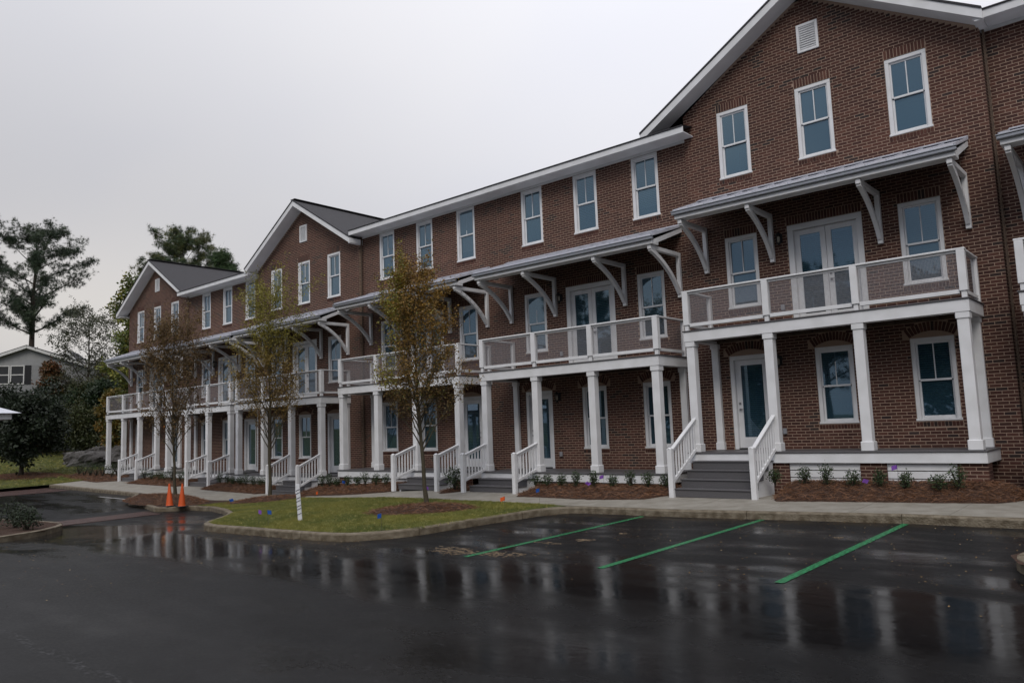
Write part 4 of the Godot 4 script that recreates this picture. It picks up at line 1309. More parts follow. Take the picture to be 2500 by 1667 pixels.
func make_ground() -> void:
	structure(sheet(-400, 400, 10.0, func(_x): return -300.0, func(_x): return 300.0, 30, -0.4).mesh(), "ground", M.ground)
	structure(sheet(-300, -42.0, 2.5, func(_x): return -90.0, func(_x): return 60.0, 60, 0.0).mesh(), "lawn", M.grass_ground)
	make_asphalt()
	var far := sheet(-46, 60, 4.0, func(_x): return 21.0, func(_x): return 70.0, 10, ROAD)
	structure(far.mesh(), "asphalt_lot", M.asphalt_far)
	structure(sheet(14.0, 60, 4.0, func(_x): return 1.0, func(_x): return 21.0, 6, ROAD).mesh(), "asphalt_lot", M.asphalt_far)
	structure(sheet(-44, 14, 0.7, func(_x): return -1.7, func(_x): return -0.28, 2, -0.03).mesh(), "soil", M.mulch)
	# the walk, slab by slab
	var walk := Node3D.new(); walk.name = "sidewalk"; walk.set_meta("kind", "structure"); add_child(walk)
	var x := -42.0
	while x < 14.0:
		var e := minf(x + 1.5, 14.0)
		var b := MB.new()
		for i in 3:
			for j in 4:
				var p := []
				for q in [[i, j], [i + 1, j], [i + 1, j + 1], [i, j + 1]]:
					var px := lerpf(x + 0.004, e - 0.004, q[0] / 3.0)
					var pz := lerpf(-0.3, wz(px), q[1] / 4.0)
					p.append(Vector3(px, gy(px, pz), pz))
				b.quad(p[0], p[1], p[2], p[3], Vector3(0, 1, 0))
				if j == 3:
					b.quad(p[2], p[3], p[3] - Vector3(0, 0.1, 0), p[2] - Vector3(0, 0.1, 0), Vector3(0, 0, 1))
		for px in [x + 0.004, e - 0.004]:
			b.quad(Vector3(px, gy(px, -0.3), -0.3), Vector3(px, gy(px, 1.2), 1.2), Vector3(px, gy(px, 1.2) - 0.1, 1.2), Vector3(px, gy(px, -0.3) - 0.1, -0.3), Vector3(1, 0, 0))
			b.quad(Vector3(px, gy(px, 1.2), 1.2), Vector3(px, gy(px, wz(px)), wz(px)), Vector3(px, gy(px, wz(px)) - 0.1, wz(px)), Vector3(px, gy(px, 1.2) - 0.1, 1.2), Vector3(1, 0, 0))
		put(b.mesh(), "slab", M.concrete, walk)
		x = e
	# the lawn island inside the kerb and the bed at its far end
	structure(sheet(-24.8, -10.5, 0.2, func(q): return wz(q) + 0.004, func(q): return maxf(wz(q) + 0.02, kz(q) - 0.13), 8, -0.012).mesh(), "lawn", M.grass_ground)
	structure(sheet(-42.0, -24.8, 0.3, func(q): return wz(q) + 0.004, func(q): return maxf(wz(q) + 0.02, kz(q) - 0.13), 4, -0.012).mesh(), "soil", M.mulch)
	make_kerb("kerb", KX, KZ, 1.0)
	# island at the left edge
	var lx := [-20.6, -20.75, -21.2, -21.7, -23.0, -24.3, -26.0, -30.0, -34.0]
	var lz := [14.0, 11.2, 10.1, 9.25, 8.35, 7.95, 8.25, 9.6, 11.0]
	var poly := PackedVector2Array()
	for k in lx.size():
		poly.append(Vector2(lx[k], lz[k]))
	poly.append(Vector2(-34, 14))
	var b2 := MB.new()
	var ids := Geometry2D.triangulate_polygon(poly)
	for k in range(0, ids.size(), 3):
		var q := []
		for m in 3:
			var p := poly[ids[k + m]]
			q.append(Vector3(p.x, gy(p.x, p.y) - 0.01, p.y))
		b2.flat(q[0], q[1], q[2], Vector3(0, 1, 0))
	structure(b2.mesh(), "soil", M.mulch)
	make_kerb("kerb", lx, lz, 1.0)
	# nose of the island at the right edge
	var nx := [6.0, -1.1, -1.55, -1.7, -1.55, -1.0, 6.0]
	var nz := [4.4, 5.05, 5.35, 5.85, 6.35, 6.7, 7.4]
	var np := PackedVector2Array()
	for k in nx.size():
		np.append(Vector2(nx[k], nz[k]))
	var bn := MB.new()
	var nid := Geometry2D.triangulate_polygon(np)
	for k in range(0, nid.size(), 3):
		var q := []
		for m in 3:
			q.append(Vector3(np[nid[k + m]].x, gy(np[nid[k + m]].x, np[nid[k + m]].y) - 0.01, np[nid[k + m]].y))
		bn.flat(q[0], q[1], q[2], Vector3(0, 1, 0))
	structure(bn.mesh(), "soil", M.mulch)
	make_kerb("kerb", nx, nz, 1.0)
	# green bay lines, the white line, paver crossings
	for q in [-8.4, -5.95, -3.58]:
		var b3 := MB.new()
		for k in 6:
			var za := 2.78 + k * 0.85
			var zb := za + 0.85 - (0.05 if k == 5 else 0.0)
			b3.quad(Vector3(q - 0.052, gy(q, za) + ROAD + 0.005, za), Vector3(q + 0.052, gy(q, za) + ROAD + 0.005, za), Vector3(q + 0.052, gy(q, zb) + ROAD + 0.005, zb), Vector3(q - 0.052, gy(q, zb) + ROAD + 0.005, zb), Vector3(0, 1, 0))
		structure(b3.mesh(), "parking_line", M.line_green)
	var b4 := MB.new()
	for k in 4:
		var xa := -33.4 + k * 0.7
		b4.quad(Vector3(xa, gy(xa, 3.4) + ROAD + 0.005, 3.44), Vector3(xa + 0.7, gy(xa + 0.7, 3.4) + ROAD + 0.005, 3.46), Vector3(xa + 0.7, gy(xa + 0.7, 3.5) + ROAD + 0.005, 3.56), Vector3(xa, gy(xa, 3.5) + ROAD + 0.005, 3.54), Vector3(0, 1, 0))
	structure(b4.mesh(), "parking_line", M.line_white)
	for band in [[-25.75, -24.6, 4.95, 8.1], [-41.7, -38.7, 2.7, 12.0]]:
		var n := Node3D.new(); n.name = numbered("paver_crossing"); n.set_meta("kind", "structure"); add_child(n)
		var xf := []
		var cols := []
		var px: float = band[0]
		var row := 0
		while px < band[1]:
			var pz: float = band[2] + (0.1 if row % 2 == 1 else 0.0)
			while pz < band[3]:
				xf.append(Transform3D(Basis.from_scale(Vector3(0.096, 0.05, 0.196)), Vector3(px + 0.05, gy(px, pz) + ROAD - 0.012 + rng.randf_range(-0.002, 0.002), pz + 0.1)))
				var t := rng.randf_range(0.7, 1.25)
				cols.append(Color(0.1 * t, 0.052 * t, 0.045 * t))
				pz += 0.2
			px += 0.1; row += 1
		var pm: StandardMaterial3D = M.paver.duplicate()
		pm.albedo_color = Color(1, 1, 1); pm.vertex_color_use_as_albedo = true
		scatter(keep("brick", func(m: MB): m.box(Vector3.ZERO, Vector3.ONE)), xf, cols, "pavers", pm, n)
	# sand washed over the bays
	var spots := [[-8.65, 7.5, 0.75, 0.22], [-8.0, 7.35, 0.4, 0.18], [-9.2, 7.35, 0.45, 0.15], [-7.67, 5.81, 0.2, 0.13], [-7.47, 4.97, 0.1, 0.1], [-4.04, 4.51, 0.1, 0.09], [-8.0, 6.25, 0.35, 0.06]]
	for k in spots.size():
		var s = spots[k]
		var f := FastNoiseLite.new(); f.seed = 60 + k; f.frequency = 0.8
		var xf := []
		var cols := []
		for m in int(800 * s[2] * s[3] / 0.08):
			var a := rng.randf() * TAU
			var u := pow(rng.randf(), 0.6) * (1.0 + 0.8 * f.get_noise_2d(cos(a) * 1.5, sin(a) * 1.5))
			var p := Vector3(s[0] + cos(a) * s[2] * u, 0, s[1] + sin(a) * s[3] * u)
			if f.get_noise_2d(p.x * 5, p.z * 9) < 0.05:
				continue
			p.y = gy(p.x, p.z) + ROAD + 0.002
			var z := rng.randf_range(0.006, 0.016)
			xf.append(Transform3D(Basis(Vector3(0, 1, 0), rng.randf() * TAU) * Basis.from_scale(Vector3(z, z * 0.35, z * 0.8)), p))
			var t := rng.randf_range(0.6, 1.2)
			cols.append(Color(0.24 * t, 0.175 * t, 0.11 * t))
		var o := scatter(keep("brick", func(m: MB): m.box(Vector3.ZERO, Vector3.ONE)), xf, cols, numbered("sand_patch"), M.blade, self)
		o.set_meta("label", "tan sand washed over the wet asphalt bays"); o.set_meta("category", "sand")
	# fallen leaves and grit
	var lf := []
	var lc := []
	for k in 1500:
		var px := rng.randf_range(-20.0, 0.0)
		var pz := kz(px) + 0.03 + pow(rng.randf(), 2.2) * 6.0
		if rng.randf() < 0.4 and px > -10.2:
			pz = rng.randf_range(2.9, 7.6)
		lf.append(Transform3D(Basis(Vector3(0, 1, 0), rng.randf() * TAU) * Basis(Vector3(1, 0, 0), PI / 2 + rng.randf_range(-0.3, 0.3)) * Basis.from_scale(Vector3.ONE * rng.randf_range(0.015, 0.04)), Vector3(px, gy(px, pz) + ROAD + 0.008, pz)))
		lc.append([Color(0.2, 0.12, 0.04), Color(0.12, 0.06, 0.02), Color(0.3, 0.22, 0.12)][rng.randi() % 3])
	var fo := scatter(leaf_mesh(0.55, 1.0), lf, lc, "fallen_leaves", M.leaf, self)
	fo.set_meta("label", "fallen brown leaves scattered on the wet asphalt"); fo.set_meta("category", "leaves")
	# grass
	var tones := [Color(0.08, 0.105, 0.015), Color(0.19, 0.18, 0.028), Color(0.38, 0.33, 0.11)]
	grass_tufts("grass", func(r: RandomNumberGenerator):
		var px := r.randf_range(-24.6, -10.75)
		var pz := r.randf_range(1.6, 7.75)
		if pz < wz(px) + 0.03 or pz > kz(px) - 0.16:
			return null
		return Vector3(px, gy(px, pz) - 0.012, pz), 60000, 31, tones, 0.052, "short green and straw coloured turf of the kerbed island")
	grass_tufts("grass", func(r: RandomNumberGenerator):
		var px := -42.2 - pow(r.randf(), 1.4) * 26.0
		var pz := r.randf_range(-9.0, 7.0)
		return Vector3(px, gy(px, pz) - 0.01, pz), 22000, 33, tones, 0.11, "rough grass on the bank left of the houses")

func make_kerb(called: String, ax: Array, az: Array, _s: float) -> void:
	var kerb := Node3D.new(); kerb.name = numbered(called); kerb.set_meta("kind", "structure"); add_child(kerb)
	# finer points along the line
	var cv := Curve2D.new()
	for k in ax.size():
		cv.add_point(Vector2(ax[k], az[k]))
	var pts := []
	var l := cv.get_baked_length()
	var n := int(l / 0.2)
	for k in n + 1:
		pts.append(cv.sample_baked(l * k / n))
	for rep in 3:                       # round the corners
		var sm := pts.duplicate()
		for k in range(1, pts.size() - 1):
			sm[k] = pts[k] * 0.5 + (pts[k - 1] + pts[k + 1]) * 0.25
		pts = sm
	var inw := []
	for k in pts.size():
		var d: Vector2 = (pts[mini(k + 1, pts.size() - 1)] - pts[maxi(k - 1, 0)]).normalized()
		inw.append(Vector2(d.y, -d.x))
	var per := 13
	var k0 := 0
	while k0 < n:
		var k1 := mini(k0 + per, n)
		var b := MB.new()
		for k in range(k0, k1):
			var ends := []
			for m in [k, k + 1]:
				var p: Vector2 = pts[m]
				if m == k0 and k0 > 0:
					p = p.lerp(pts[m + 1], 0.03)
				if m == k1 and k1 < n:
					p = p.lerp(pts[m - 1], 0.03)
				var i: Vector2 = inw[m]
				var y := gy(p.x, p.y) + 0.006
				var prof := [[0.0, -0.32], [0.0, -0.03], [0.012, -0.008], [0.03, 0.0], [0.14, 0.0], [0.15, -0.012], [0.15, -0.3]]
				var ring := []
				for q in prof:
					ring.append(Vector3(p.x + i.x * q[0], y + q[1], p.y + i.y * q[0]))
				ends.append(ring)
			var outs := [Vector3(-inw[k].x, 0, -inw[k].y), Vector3(-inw[k].x, 0.6, -inw[k].y), Vector3(-inw[k].x, 1.5, -inw[k].y), Vector3(0, 1, 0), Vector3(0, 1, 0), Vector3(inw[k].x, 0, inw[k].y)]
			for m in 6:
				b.quad(ends[0][m], ends[1][m], ends[1][m + 1], ends[0][m + 1], outs[m])
			for e in [0, 1]:
				if (e == 0 and k == k0) or (e == 1 and k == k1 - 1):
					var r = ends[e]
					var o: Vector2 = pts[k] - pts[k + 1] if e == 0 else pts[k + 1] - pts[k]
					for m in range(1, 6):
						b.flat(r[0], r[m], r[m + 1], Vector3(o.x, 0, o.y))
		put(b.mesh(), "kerb_section", M.kerb, kerb)
		k0 = k1

func make_houses() -> void:
	var rows := [
		{"x": 0.84, "f": 0.918, "z": 0.0, "xl": -2.49, "xr": 4.2, "gable": false, "flip": 1.0, "ground": 0.07, "risers": 5, "newel": 1.17, "idx": 0, "singles": true, "label": "dark brick townhouse cut off by the right edge of the picture"},
		{"x": -5.826, "f": 0.918, "z": 0.0, "xl": -9.12, "xr": -2.45, "gable": true, "shift": -0.1, "ends": [4.2, 3.62], "flip": -1.0, "ground": 0.023, "risers": 5, "newel": 1.2, "idx": 1, "singles": true, "label": "nearest gabled brick townhouse with the highest porch and five-riser steps"},
		{"x": -12.336, "f": 0.43, "z": 0.13, "xl": -15.69, "xr": -9.1, "gable": false, "flip": -1.0, "ground": -0.06, "risers": 3, "newel": 0.93, "over": 0.22, "idx": 2, "singles": true, "label": "flat-eaved brick townhouse directly left of the nearest gabled one"},
		{"x": -19.05, "f": 0.422, "z": 0.14, "xl": -22.5, "xr": -15.69, "gable": false, "flip": 1.0, "ground": -0.07, "risers": 3, "newel": 0.88, "idx": 3, "singles": true, "label": "flat-eaved brick townhouse half hidden behind the orange-leaved young tree"},
		{"x": -26.013, "f": 0.182, "z": 0.08, "xl": -29.4, "xr": -22.5, "gable": true, "flip": 1.0, "ground": -0.42, "risers": 4, "newel": 0.9, "idx": 4, "label": "middle gabled brick townhouse behind the green-topped young tree"},
		{"x": -32.79, "f": 0.191, "z": -0.22, "xl": -36.6, "xr": -29.4, "gable": false, "flip": 1.0, "ground": -0.31, "risers": 3, "newel": 0.87, "idx": 5, "label": "flat-eaved brick townhouse between the middle and the farthest gables"},
		{"x": -40.2, "f": 0.276, "z": -0.5, "xl": -43.6, "xr": -36.6, "gable": true, "flip": 1.0, "ground": -0.26, "risers": 3, "newel": 0.85, "idx": 6, "lit": true, "ends": [3.95, 3.7], "label": "farthest gabled brick townhouse at the left end of the row"},
	]
	for d in rows:
		var h := build_house(d)
		tag(h, d.label, "house", "row of brick townhouses")
		if d.idx == 4:                      # a pipe through the roof
			put(keep("vent_pipe", func(b: MB): b.tube([Vector3(0, 0, 0), Vector3(0, 0.62, 0)], [0.045, 0.045], 8)), "vent_pipe", M.pvc, h, Transform3D(Basis(), Vector3(1.3, 9.85, -8.4)))
		if d.idx in [1, 3, 5]:              # downpipe in the corner
			var px: float = (d.xl - d.x + 0.12) if d.idx != 1 else (d.xr - d.x + 0.05)
			var z := -1.41 if d.idx != 1 else -1.36
			put(keep("downpipe%.2f" % px, func(b: MB): b.span(Vector3(-0.022, -0.7, 0), Vector3(0.022, 8.38, 0.045), 0.006)), "downpipe", M.timber, h, Transform3D(Basis(), Vector3(px, 0, z)))

const BOX := [Color(0.03, 0.055, 0.016), Color(0.045, 0.075, 0.02), Color(0.022, 0.04, 0.014)]
const ORD := ["first", "second", "third", "fourth", "fifth", "sixth", "seventh", "eighth", "ninth", "tenth"]

func bed_row(x0: float, x1: float, zf: Callable, z0: float, rise: float, sd: int, label: String, xs: Array, zs: float, where: String, w := 0.3, h := 0.38) -> void:
	porch_bed(x0, x1, zf, z0, rise, sd, label)
	for k in xs.size():
		var z: float = zs + rng.randf_range(-0.05, 0.05)
		var u: float = clampf((z - z0) / (float(zf.call(xs[k])) - z0), 0, 1)
		var y := gy(xs[k], z) + rise * (1.0 - smoothstep(0.25, 1.0, u)) + 0.02
		bush(Vector3(xs[k], y, z), w * rng.randf_range(0.8, 1.15), h * rng.randf_range(0.8, 1.2), sd * 20 + k, 420, 0.038, BOX, "boxwood_shrub", "boxwood shrub, %s from the left in %s" % [ORD[k], where], "shrub", "boxwoods in the porch beds")

func make_planting() -> void:
	bed_row(-6.62, -2.3, func(x): return lerp_at(x, [-6.6, -5.5, -3.5, -2.3], [1.5, 1.3, 1.0, 0.75]), -0.1, 0.25, 1, "pine straw bed under the nearest gabled house's porch", [-6.6, -6.01, -5.56, -5.06, -4.57, -4.11, -3.56, -3.27], 0.5, "the bed below the nearest gable's porch")
	bed_row(-2.3, 2.5, func(_x): return 0.8, -0.1, 0.2, 2, "dark pine straw bed at the right edge of the picture", [-1.9, -1.2], 0.4, "the bed at the right edge")
	bed_row(-13.15, -8.75, func(x): return lerp_at(x, [-13.0, -11.8, -10.4, -9.0], [1.6, 1.7, 1.86, 1.6]), 0.03, 0.13, 3, "pine straw bed between the steps left of the nearest gable", [-13.0, -12.62, -12.08, -11.62, -11.11, -10.55, -10.08, -9.61, -9.15], 0.6, "the bed left of the tall steps")
	bed_row(-16.12, -15.28, func(_x): return 1.45, 0.1, 0.05, 4, "small pine straw bed between two neighbouring flights of steps", [], 0.8, "")
	bush(Vector3(-15.6, gy(-15.6, 1.0) + 0.05, 0.95), 0.5, 0.62, 71, 700, 0.05, BOX, "boxwood_shrub", "larger leafy shrub alone between two neighbouring flights of steps", "shrub", "")
	bed_row(-23.1, -18.2, func(x): return lerp_at(x, [-23.0, -22.0, -19.8, -18.3], [1.55, 1.5, 1.45, 1.0]), 0.03, 0.2, 5, "pine straw bed below the porch behind the orange-leaved tree", [-22.4, -22.0, -21.55, -20.97, -20.48, -20.0, -19.5, -19.0], 0.55, "the bed behind the orange-leaved tree")
	bed_row(-29.9, -25.2, func(_x): return 1.25, 0.0, 0.15, 6, "pine straw bed below the middle gable's porch", [-29.5, -28.9, -28.46, -27.94, -27.5, -27.0, -26.5, -25.9], 0.45, "the bed below the middle gable's porch")
	bed_row(-37.3, -31.95, func(_x): return 1.0, -0.3, 0.15, 7, "pine straw bed between the steps of the two farthest houses", [-36.6, -35.9, -35.2, -34.5, -33.8, -33.1, -32.6], 0.3, "the bed between the farthest two steps", 0.5, 0.5)
	bed_row(-46.8, -39.4, func(x): return lerp_at(x, [-46.8, -43.0, -39.4], [0.4, 1.0, 1.3]), -1.6, 0.2, 8, "dark pine straw bed at the far corner of the row", [-45.6, -44.8, -44.0, -43.2, -42.3, -41.3, -40.6], -0.1, "the bed at the far corner of the row", 0.9, 0.8)
	# mulch under the trees
	mulch_ring(Vector3(-13.3, 0, 4.25), 1.25, 0.85, 0.13, 21, "pine straw ring around the orange-leaved tree in the lawn island", 0.6)
	mulch_ring(Vector3(-23.0, 0, 2.35), 1.35, 0.75, 0.12, 22, "pine straw ring around the green-topped tree beside the walk", 0.5)
	mulch_ring(Vector3(-27.3, 0, 3.65), 2.25, 0.95, 0.2, 23, "pine straw mound behind the two orange cones")
	mulch_ring(Vector3(-48.3, 0, 1.7), 2.4, 1.5, 0.12, 24, "pine straw ring under the dark evergreen at the left edge", 0.6)
	# the three young trees
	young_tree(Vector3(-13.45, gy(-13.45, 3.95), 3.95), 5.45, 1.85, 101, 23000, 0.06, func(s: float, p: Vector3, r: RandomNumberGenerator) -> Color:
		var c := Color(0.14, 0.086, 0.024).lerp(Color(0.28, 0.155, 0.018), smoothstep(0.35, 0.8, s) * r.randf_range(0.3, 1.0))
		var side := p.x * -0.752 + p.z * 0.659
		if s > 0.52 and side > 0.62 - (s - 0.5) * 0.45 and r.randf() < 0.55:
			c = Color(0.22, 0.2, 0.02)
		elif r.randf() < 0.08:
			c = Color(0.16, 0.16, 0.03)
		var f := r.randf_range(0.65, 1.25)
		return Color(c.r * f, c.g * f, c.b * f), Vector3(-0.25, 0, 0.22), func(y, az): return (0.98 if y < 0.45 else 1.0 - (y - 0.45) * 0.9) * (1.0 + 0.22 * sin(az * 2.0 + 1.0)), "young tree with orange-brown leaves and green tips in the lawn island")
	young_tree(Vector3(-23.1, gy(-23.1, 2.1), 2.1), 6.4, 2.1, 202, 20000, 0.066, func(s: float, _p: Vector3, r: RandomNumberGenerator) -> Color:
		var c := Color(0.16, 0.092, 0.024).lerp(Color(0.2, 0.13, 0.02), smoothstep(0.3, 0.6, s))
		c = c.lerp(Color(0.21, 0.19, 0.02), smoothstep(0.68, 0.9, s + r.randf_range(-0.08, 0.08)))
		var f := r.randf_range(0.65, 1.25)
		return Color(c.r * f, c.g * f, c.b * f), Vector3(0, 0, 0), func(y, _az): return 1.0 if y < 0.35 else 0.92, "young vase-shaped tree with brown leaves turning green at the top")
	young_tree(Vector3(-26.9, gy(-26.9, 3.45) + 0.12, 3.45), 5.5, 1.9, 303, 21000, 0.066, func(_s: float, _p: Vector3, r: RandomNumberGenerator) -> Color:
		var c := Color(0.12, 0.072, 0.026).lerp(Color(0.17, 0.105, 0.03), r.randf())
		var f := r.randf_range(0.6, 1.2)
		return Color(c.r * f, c.g * f, c.b * f), Vector3(-0.2, 0, 0.05), func(y, _az): return 0.75 + 0.5 * sin(clampf(y, 0, 1) * PI), "dull brown young tree rising behind the two orange cones")
	# shrubs on the island at the left edge
	var dark := [Color(0.012, 0.022, 0.008), Color(0.02, 0.032, 0.012)]
	var spots := [[-22.5, 9.35, 0.7, 0.55, "rightmost"], [-23.6, 9.3, 0.9, 0.75, "second from the right"], [-24.8, 9.9, 0.9, 0.7, "third from the right"], [-22.2, 10.6, 1.1, 0.35, "lowest, spreading"]]
	for k in spots.size():
		var s = spots[k]
		bush(Vector3(s[0], gy(s[0], s[1]), s[1]), s[2], s[3], 500 + k, 900, 0.06, dark if k < 3 else [Color(0.03, 0.05, 0.014), Color(0.045, 0.06, 0.018)], "island_shrub", "dark shrub on the kerbed island at the left edge, %s" % s[4], "shrub", "shrubs on the left island")

func marker_flag(x: float, z: float, kind: String, label: String, lean := 0.0, turn := 0.6, lift := 0.0) -> void:
	var t := thing("marker_flag", Vector3(x, gy(x, z) + lift, z), turn)
	t.rotation.z = lean
	tag(t, label, "marker flag", "utility marker flags")
	put(keep("flag_wire", func(b: MB): b.tube([Vector3(0, -0.04, 0), Vector3(0.004, 0.2, 0), Vector3(0, 0.33, 0)], [0.0025, 0.0025, 0.0025], 5)), "wire", M.wire, t)
	put(keep("flag_cloth", func(b: MB):
		for k in 5:
			var a := k / 5.0; var e := (k + 1) / 5.0
			var za := 0.018 * sin(a * 5.0); var ze := 0.018 * sin(e * 5.0)
			b.quad(Vector3(a * 0.1, 0.25 - a * 0.03, za), Vector3(e * 0.1, 0.25 - e * 0.03, ze), Vector3(e * 0.1, 0.33 - e * 0.03, ze), Vector3(a * 0.1, 0.33 - a * 0.03, za), Vector3(0, 0, 1))), "cloth", M["flag_" + kind], t)

func make_small_things() -> void:
	for f in [
		[-20.5, 4.8, "blue", "blue marker flag near the curved kerb at the lawn's left end", 0.5],
		[-14.92, 7.37, "purple", "purple marker flag beside a blue one near the front kerb", 0.0],
		[-14.57, 7.36, "blue", "blue marker flag beside a purple one near the front kerb", 0.1],
		[-11.3, 7.05, "blue", "blue marker flag at the lawn island's front right corner", 0.0],
		[-18.6, 3.36, "orange", "orange marker flag in the lawn near the far edge of the walk", 0.0],
		[-20.4, 1.2, "blue", "blue marker flag in the bed behind the orange-leaved tree", 0.0],
		[-15.28, 2.28, "purple", "purple marker flag standing taller beside a blue one by the walk", 0.0],
		[-15.2, 2.33, "blue", "low blue marker flag under a purple one by the walk", 0.9],
		[-11.0, 4.0, "orange", "orange marker flag near the lawn's narrow right tip", 0.0],
		[-11.4, 2.36, "blue", "blue marker flag at the edge of the walk by the lawn tip", 0.0],
		[-10.9, 1.45, "purple", "purple marker flag leaning in the bed left of the tall steps", 0.9],
		[-10.95, 0.42, "purple", "purple marker flag against the white skirting left of the tall steps", 0.0],
		[-4.3, 0.3, "purple", "purple marker flag beside a shrub against the nearest porch's skirting", 0.0],
		[-4.75, 1.05, "purple", "purple marker flag lower in the bed before the nearest porch", 0.6]]:
		var up := 0.0
		if f[1] < 0.5 and f[0] > -6:
			up = 0.3
		elif f[0] > -6:
			up = 0.12
		elif f[1] < 1.5:
			up = 0.1
		marker_flag(f[0], f[1], f[2], f[3], f[4], 0.7 + f[0] * 0.9, up)
	# cones
	for q in [[-25.2, 4.45, 0.06, "orange traffic cone left of its twin before the mulch mound"], [-24.72, 4.28, -0.03, "orange traffic cone right of its twin before the mulch mound"]]:
		var c := thing("traffic_cone", Vector3(q[0], gy(q[0], q[1]) + 0.005, q[1]))
		c.rotation.z = q[2]
		tag(c, q[3], "cone", "pair of traffic cones")
		put(keep("cone_body", func(b: MB): b.lathe(Vector3.ZERO, [[0.122, 0.03], [0.112, 0.06], [0.026, 0.72], [0.022, 0.735], [0.0, 0.735]], 20)), "cone_body", M.cone, c)
		put(keep("cone_base", func(b: MB): b.box(Vector3(0, 0.015, 0), Vector3(0.3, 0.035, 0.3), 0.012)), "base", M.rubber, c)
	# white stake with dark marks
	var s := thing("marker_stake", Vector3(-14.75, gy(-14.75, 6.48), 6.48), 0.75)
	s.rotation.z = 0.07
	tag(s, "leaning white stake with dark slanting stripes in the lawn island", "stake")
	put(keep("stake_post", func(b: MB): b.box(Vector3(0, 0.36, 0), Vector3(0.09, 0.82, 0.03), 0.005)), "post", M.stake, s)
	for k in 7:
		put(keep("stake_stripe", func(b: MB): b.bar(Vector3(-0.043, 0, 0.0165), Vector3(0.043, 0.03, 0.0165), 0.004, 0.016, 0.0, Vector3(0, 0, 1))), "stripe", M.stake_band, s, Transform3D(Basis(), Vector3(0, 0.12 + k * 0.085 + (k % 2) * 0.02, 0)))
	# shelter whose roof corner enters at the left edge
	var ks := thing("shelter", Vector3(-27.1, gy(-27.1, 10.9), 10.9))
	tag(ks, "small shelter with a pale metal hip roof at the left edge", "shelter")
	var gb := 2.56 - gy(-27.1, 10.9)
	var b := MB.new()
	var e := Vector3(2.0, gb, 2.1)
	var tp := Vector3(0, gb + 0.85, 0)
	for k in 4:
		var sx: float = [1, 1, -1, -1][k]; var sz: float = [-1, 1, 1, -1][k]
		var tx: float = [1, -1, -1, 1][k]; var tz: float = [1, 1, -1, -1][k]
		b.flat(Vector3(sx * e.x, gb, sz * e.z), Vector3(tx * e.x, gb, tz * e.z), tp, Vector3(sx + tx, 2, sz + tz))
	put(b.mesh(), "roof", M.metal_roof, ks)
	b = MB.new()
	for sx in [-1.0, 1.0]:
		b.span(Vector3(sx * 1.85, gb - 0.17, -1.95), Vector3(sx * 1.8, gb - 0.02, 1.95)); b.span(Vector3(-1.85, gb - 0.17, sx * 1.95), Vector3(1.85, gb - 0.02, sx * 1.9))
	b.span(Vector3(-1.79, gb - 0.06, -1.89), Vector3(1.79, gb - 0.03, 1.89))
	put(b.mesh(), "fascia", M.white, ks)
	for sx in [-1.0, 1.0]:
		for sz in [-1.0, 1.0]:
			put(keep("shelter_post", func(m: MB): m.span(Vector3(-0.07, 0, -0.07), Vector3(0.07, 2.9, 0.07), 0.006)), "post", M.white, ks, Transform3D(Basis(), Vector3(sx * 0.9, gb - 0.17 - 2.9, sz * 1.0)))

func boulder(at: Vector3, s: Vector3, sd: int, label: String) -> void:
	var f := FastNoiseLite.new(); f.seed = sd; f.frequency = 0.9; f.fractal_octaves = 3
	var sp := SphereMesh.new(); sp.radial_segments = 28; sp.rings = 16
	var a := sp.get_mesh_arrays()
	var v: PackedVector3Array = a[Mesh.ARRAY_VERTEX]
	var id: PackedInt32Array = a[Mesh.ARRAY_INDEX]
	for k in v.size():
		var d := v[k].normalized()
		var r := 1.0 + 0.5 * f.get_noise_3d(d.x, d.y, d.z) + 0.3 * f.get_noise_3d(d.x * 3, d.y * 3, d.z * 3)
		var q := d * r
		q.y = clampf(q.y, -0.9, 0.75 + 0.1 * q.x)
		v[k] = q * s
	var b := MB.new()
	for k in range(0, id.size(), 3):
		b.flat(v[id[k]], v[id[k + 1]], v[id[k + 2]], v[id[k]] + v[id[k + 1]] + v[id[k + 2]])
	var o := put(b.mesh(), numbered("boulder"), M.rock, self, Transform3D(Basis(Vector3(0, 1, 0), sd * 1.3), at))
	tag(o, label, "boulder", "boulders beside the far house")

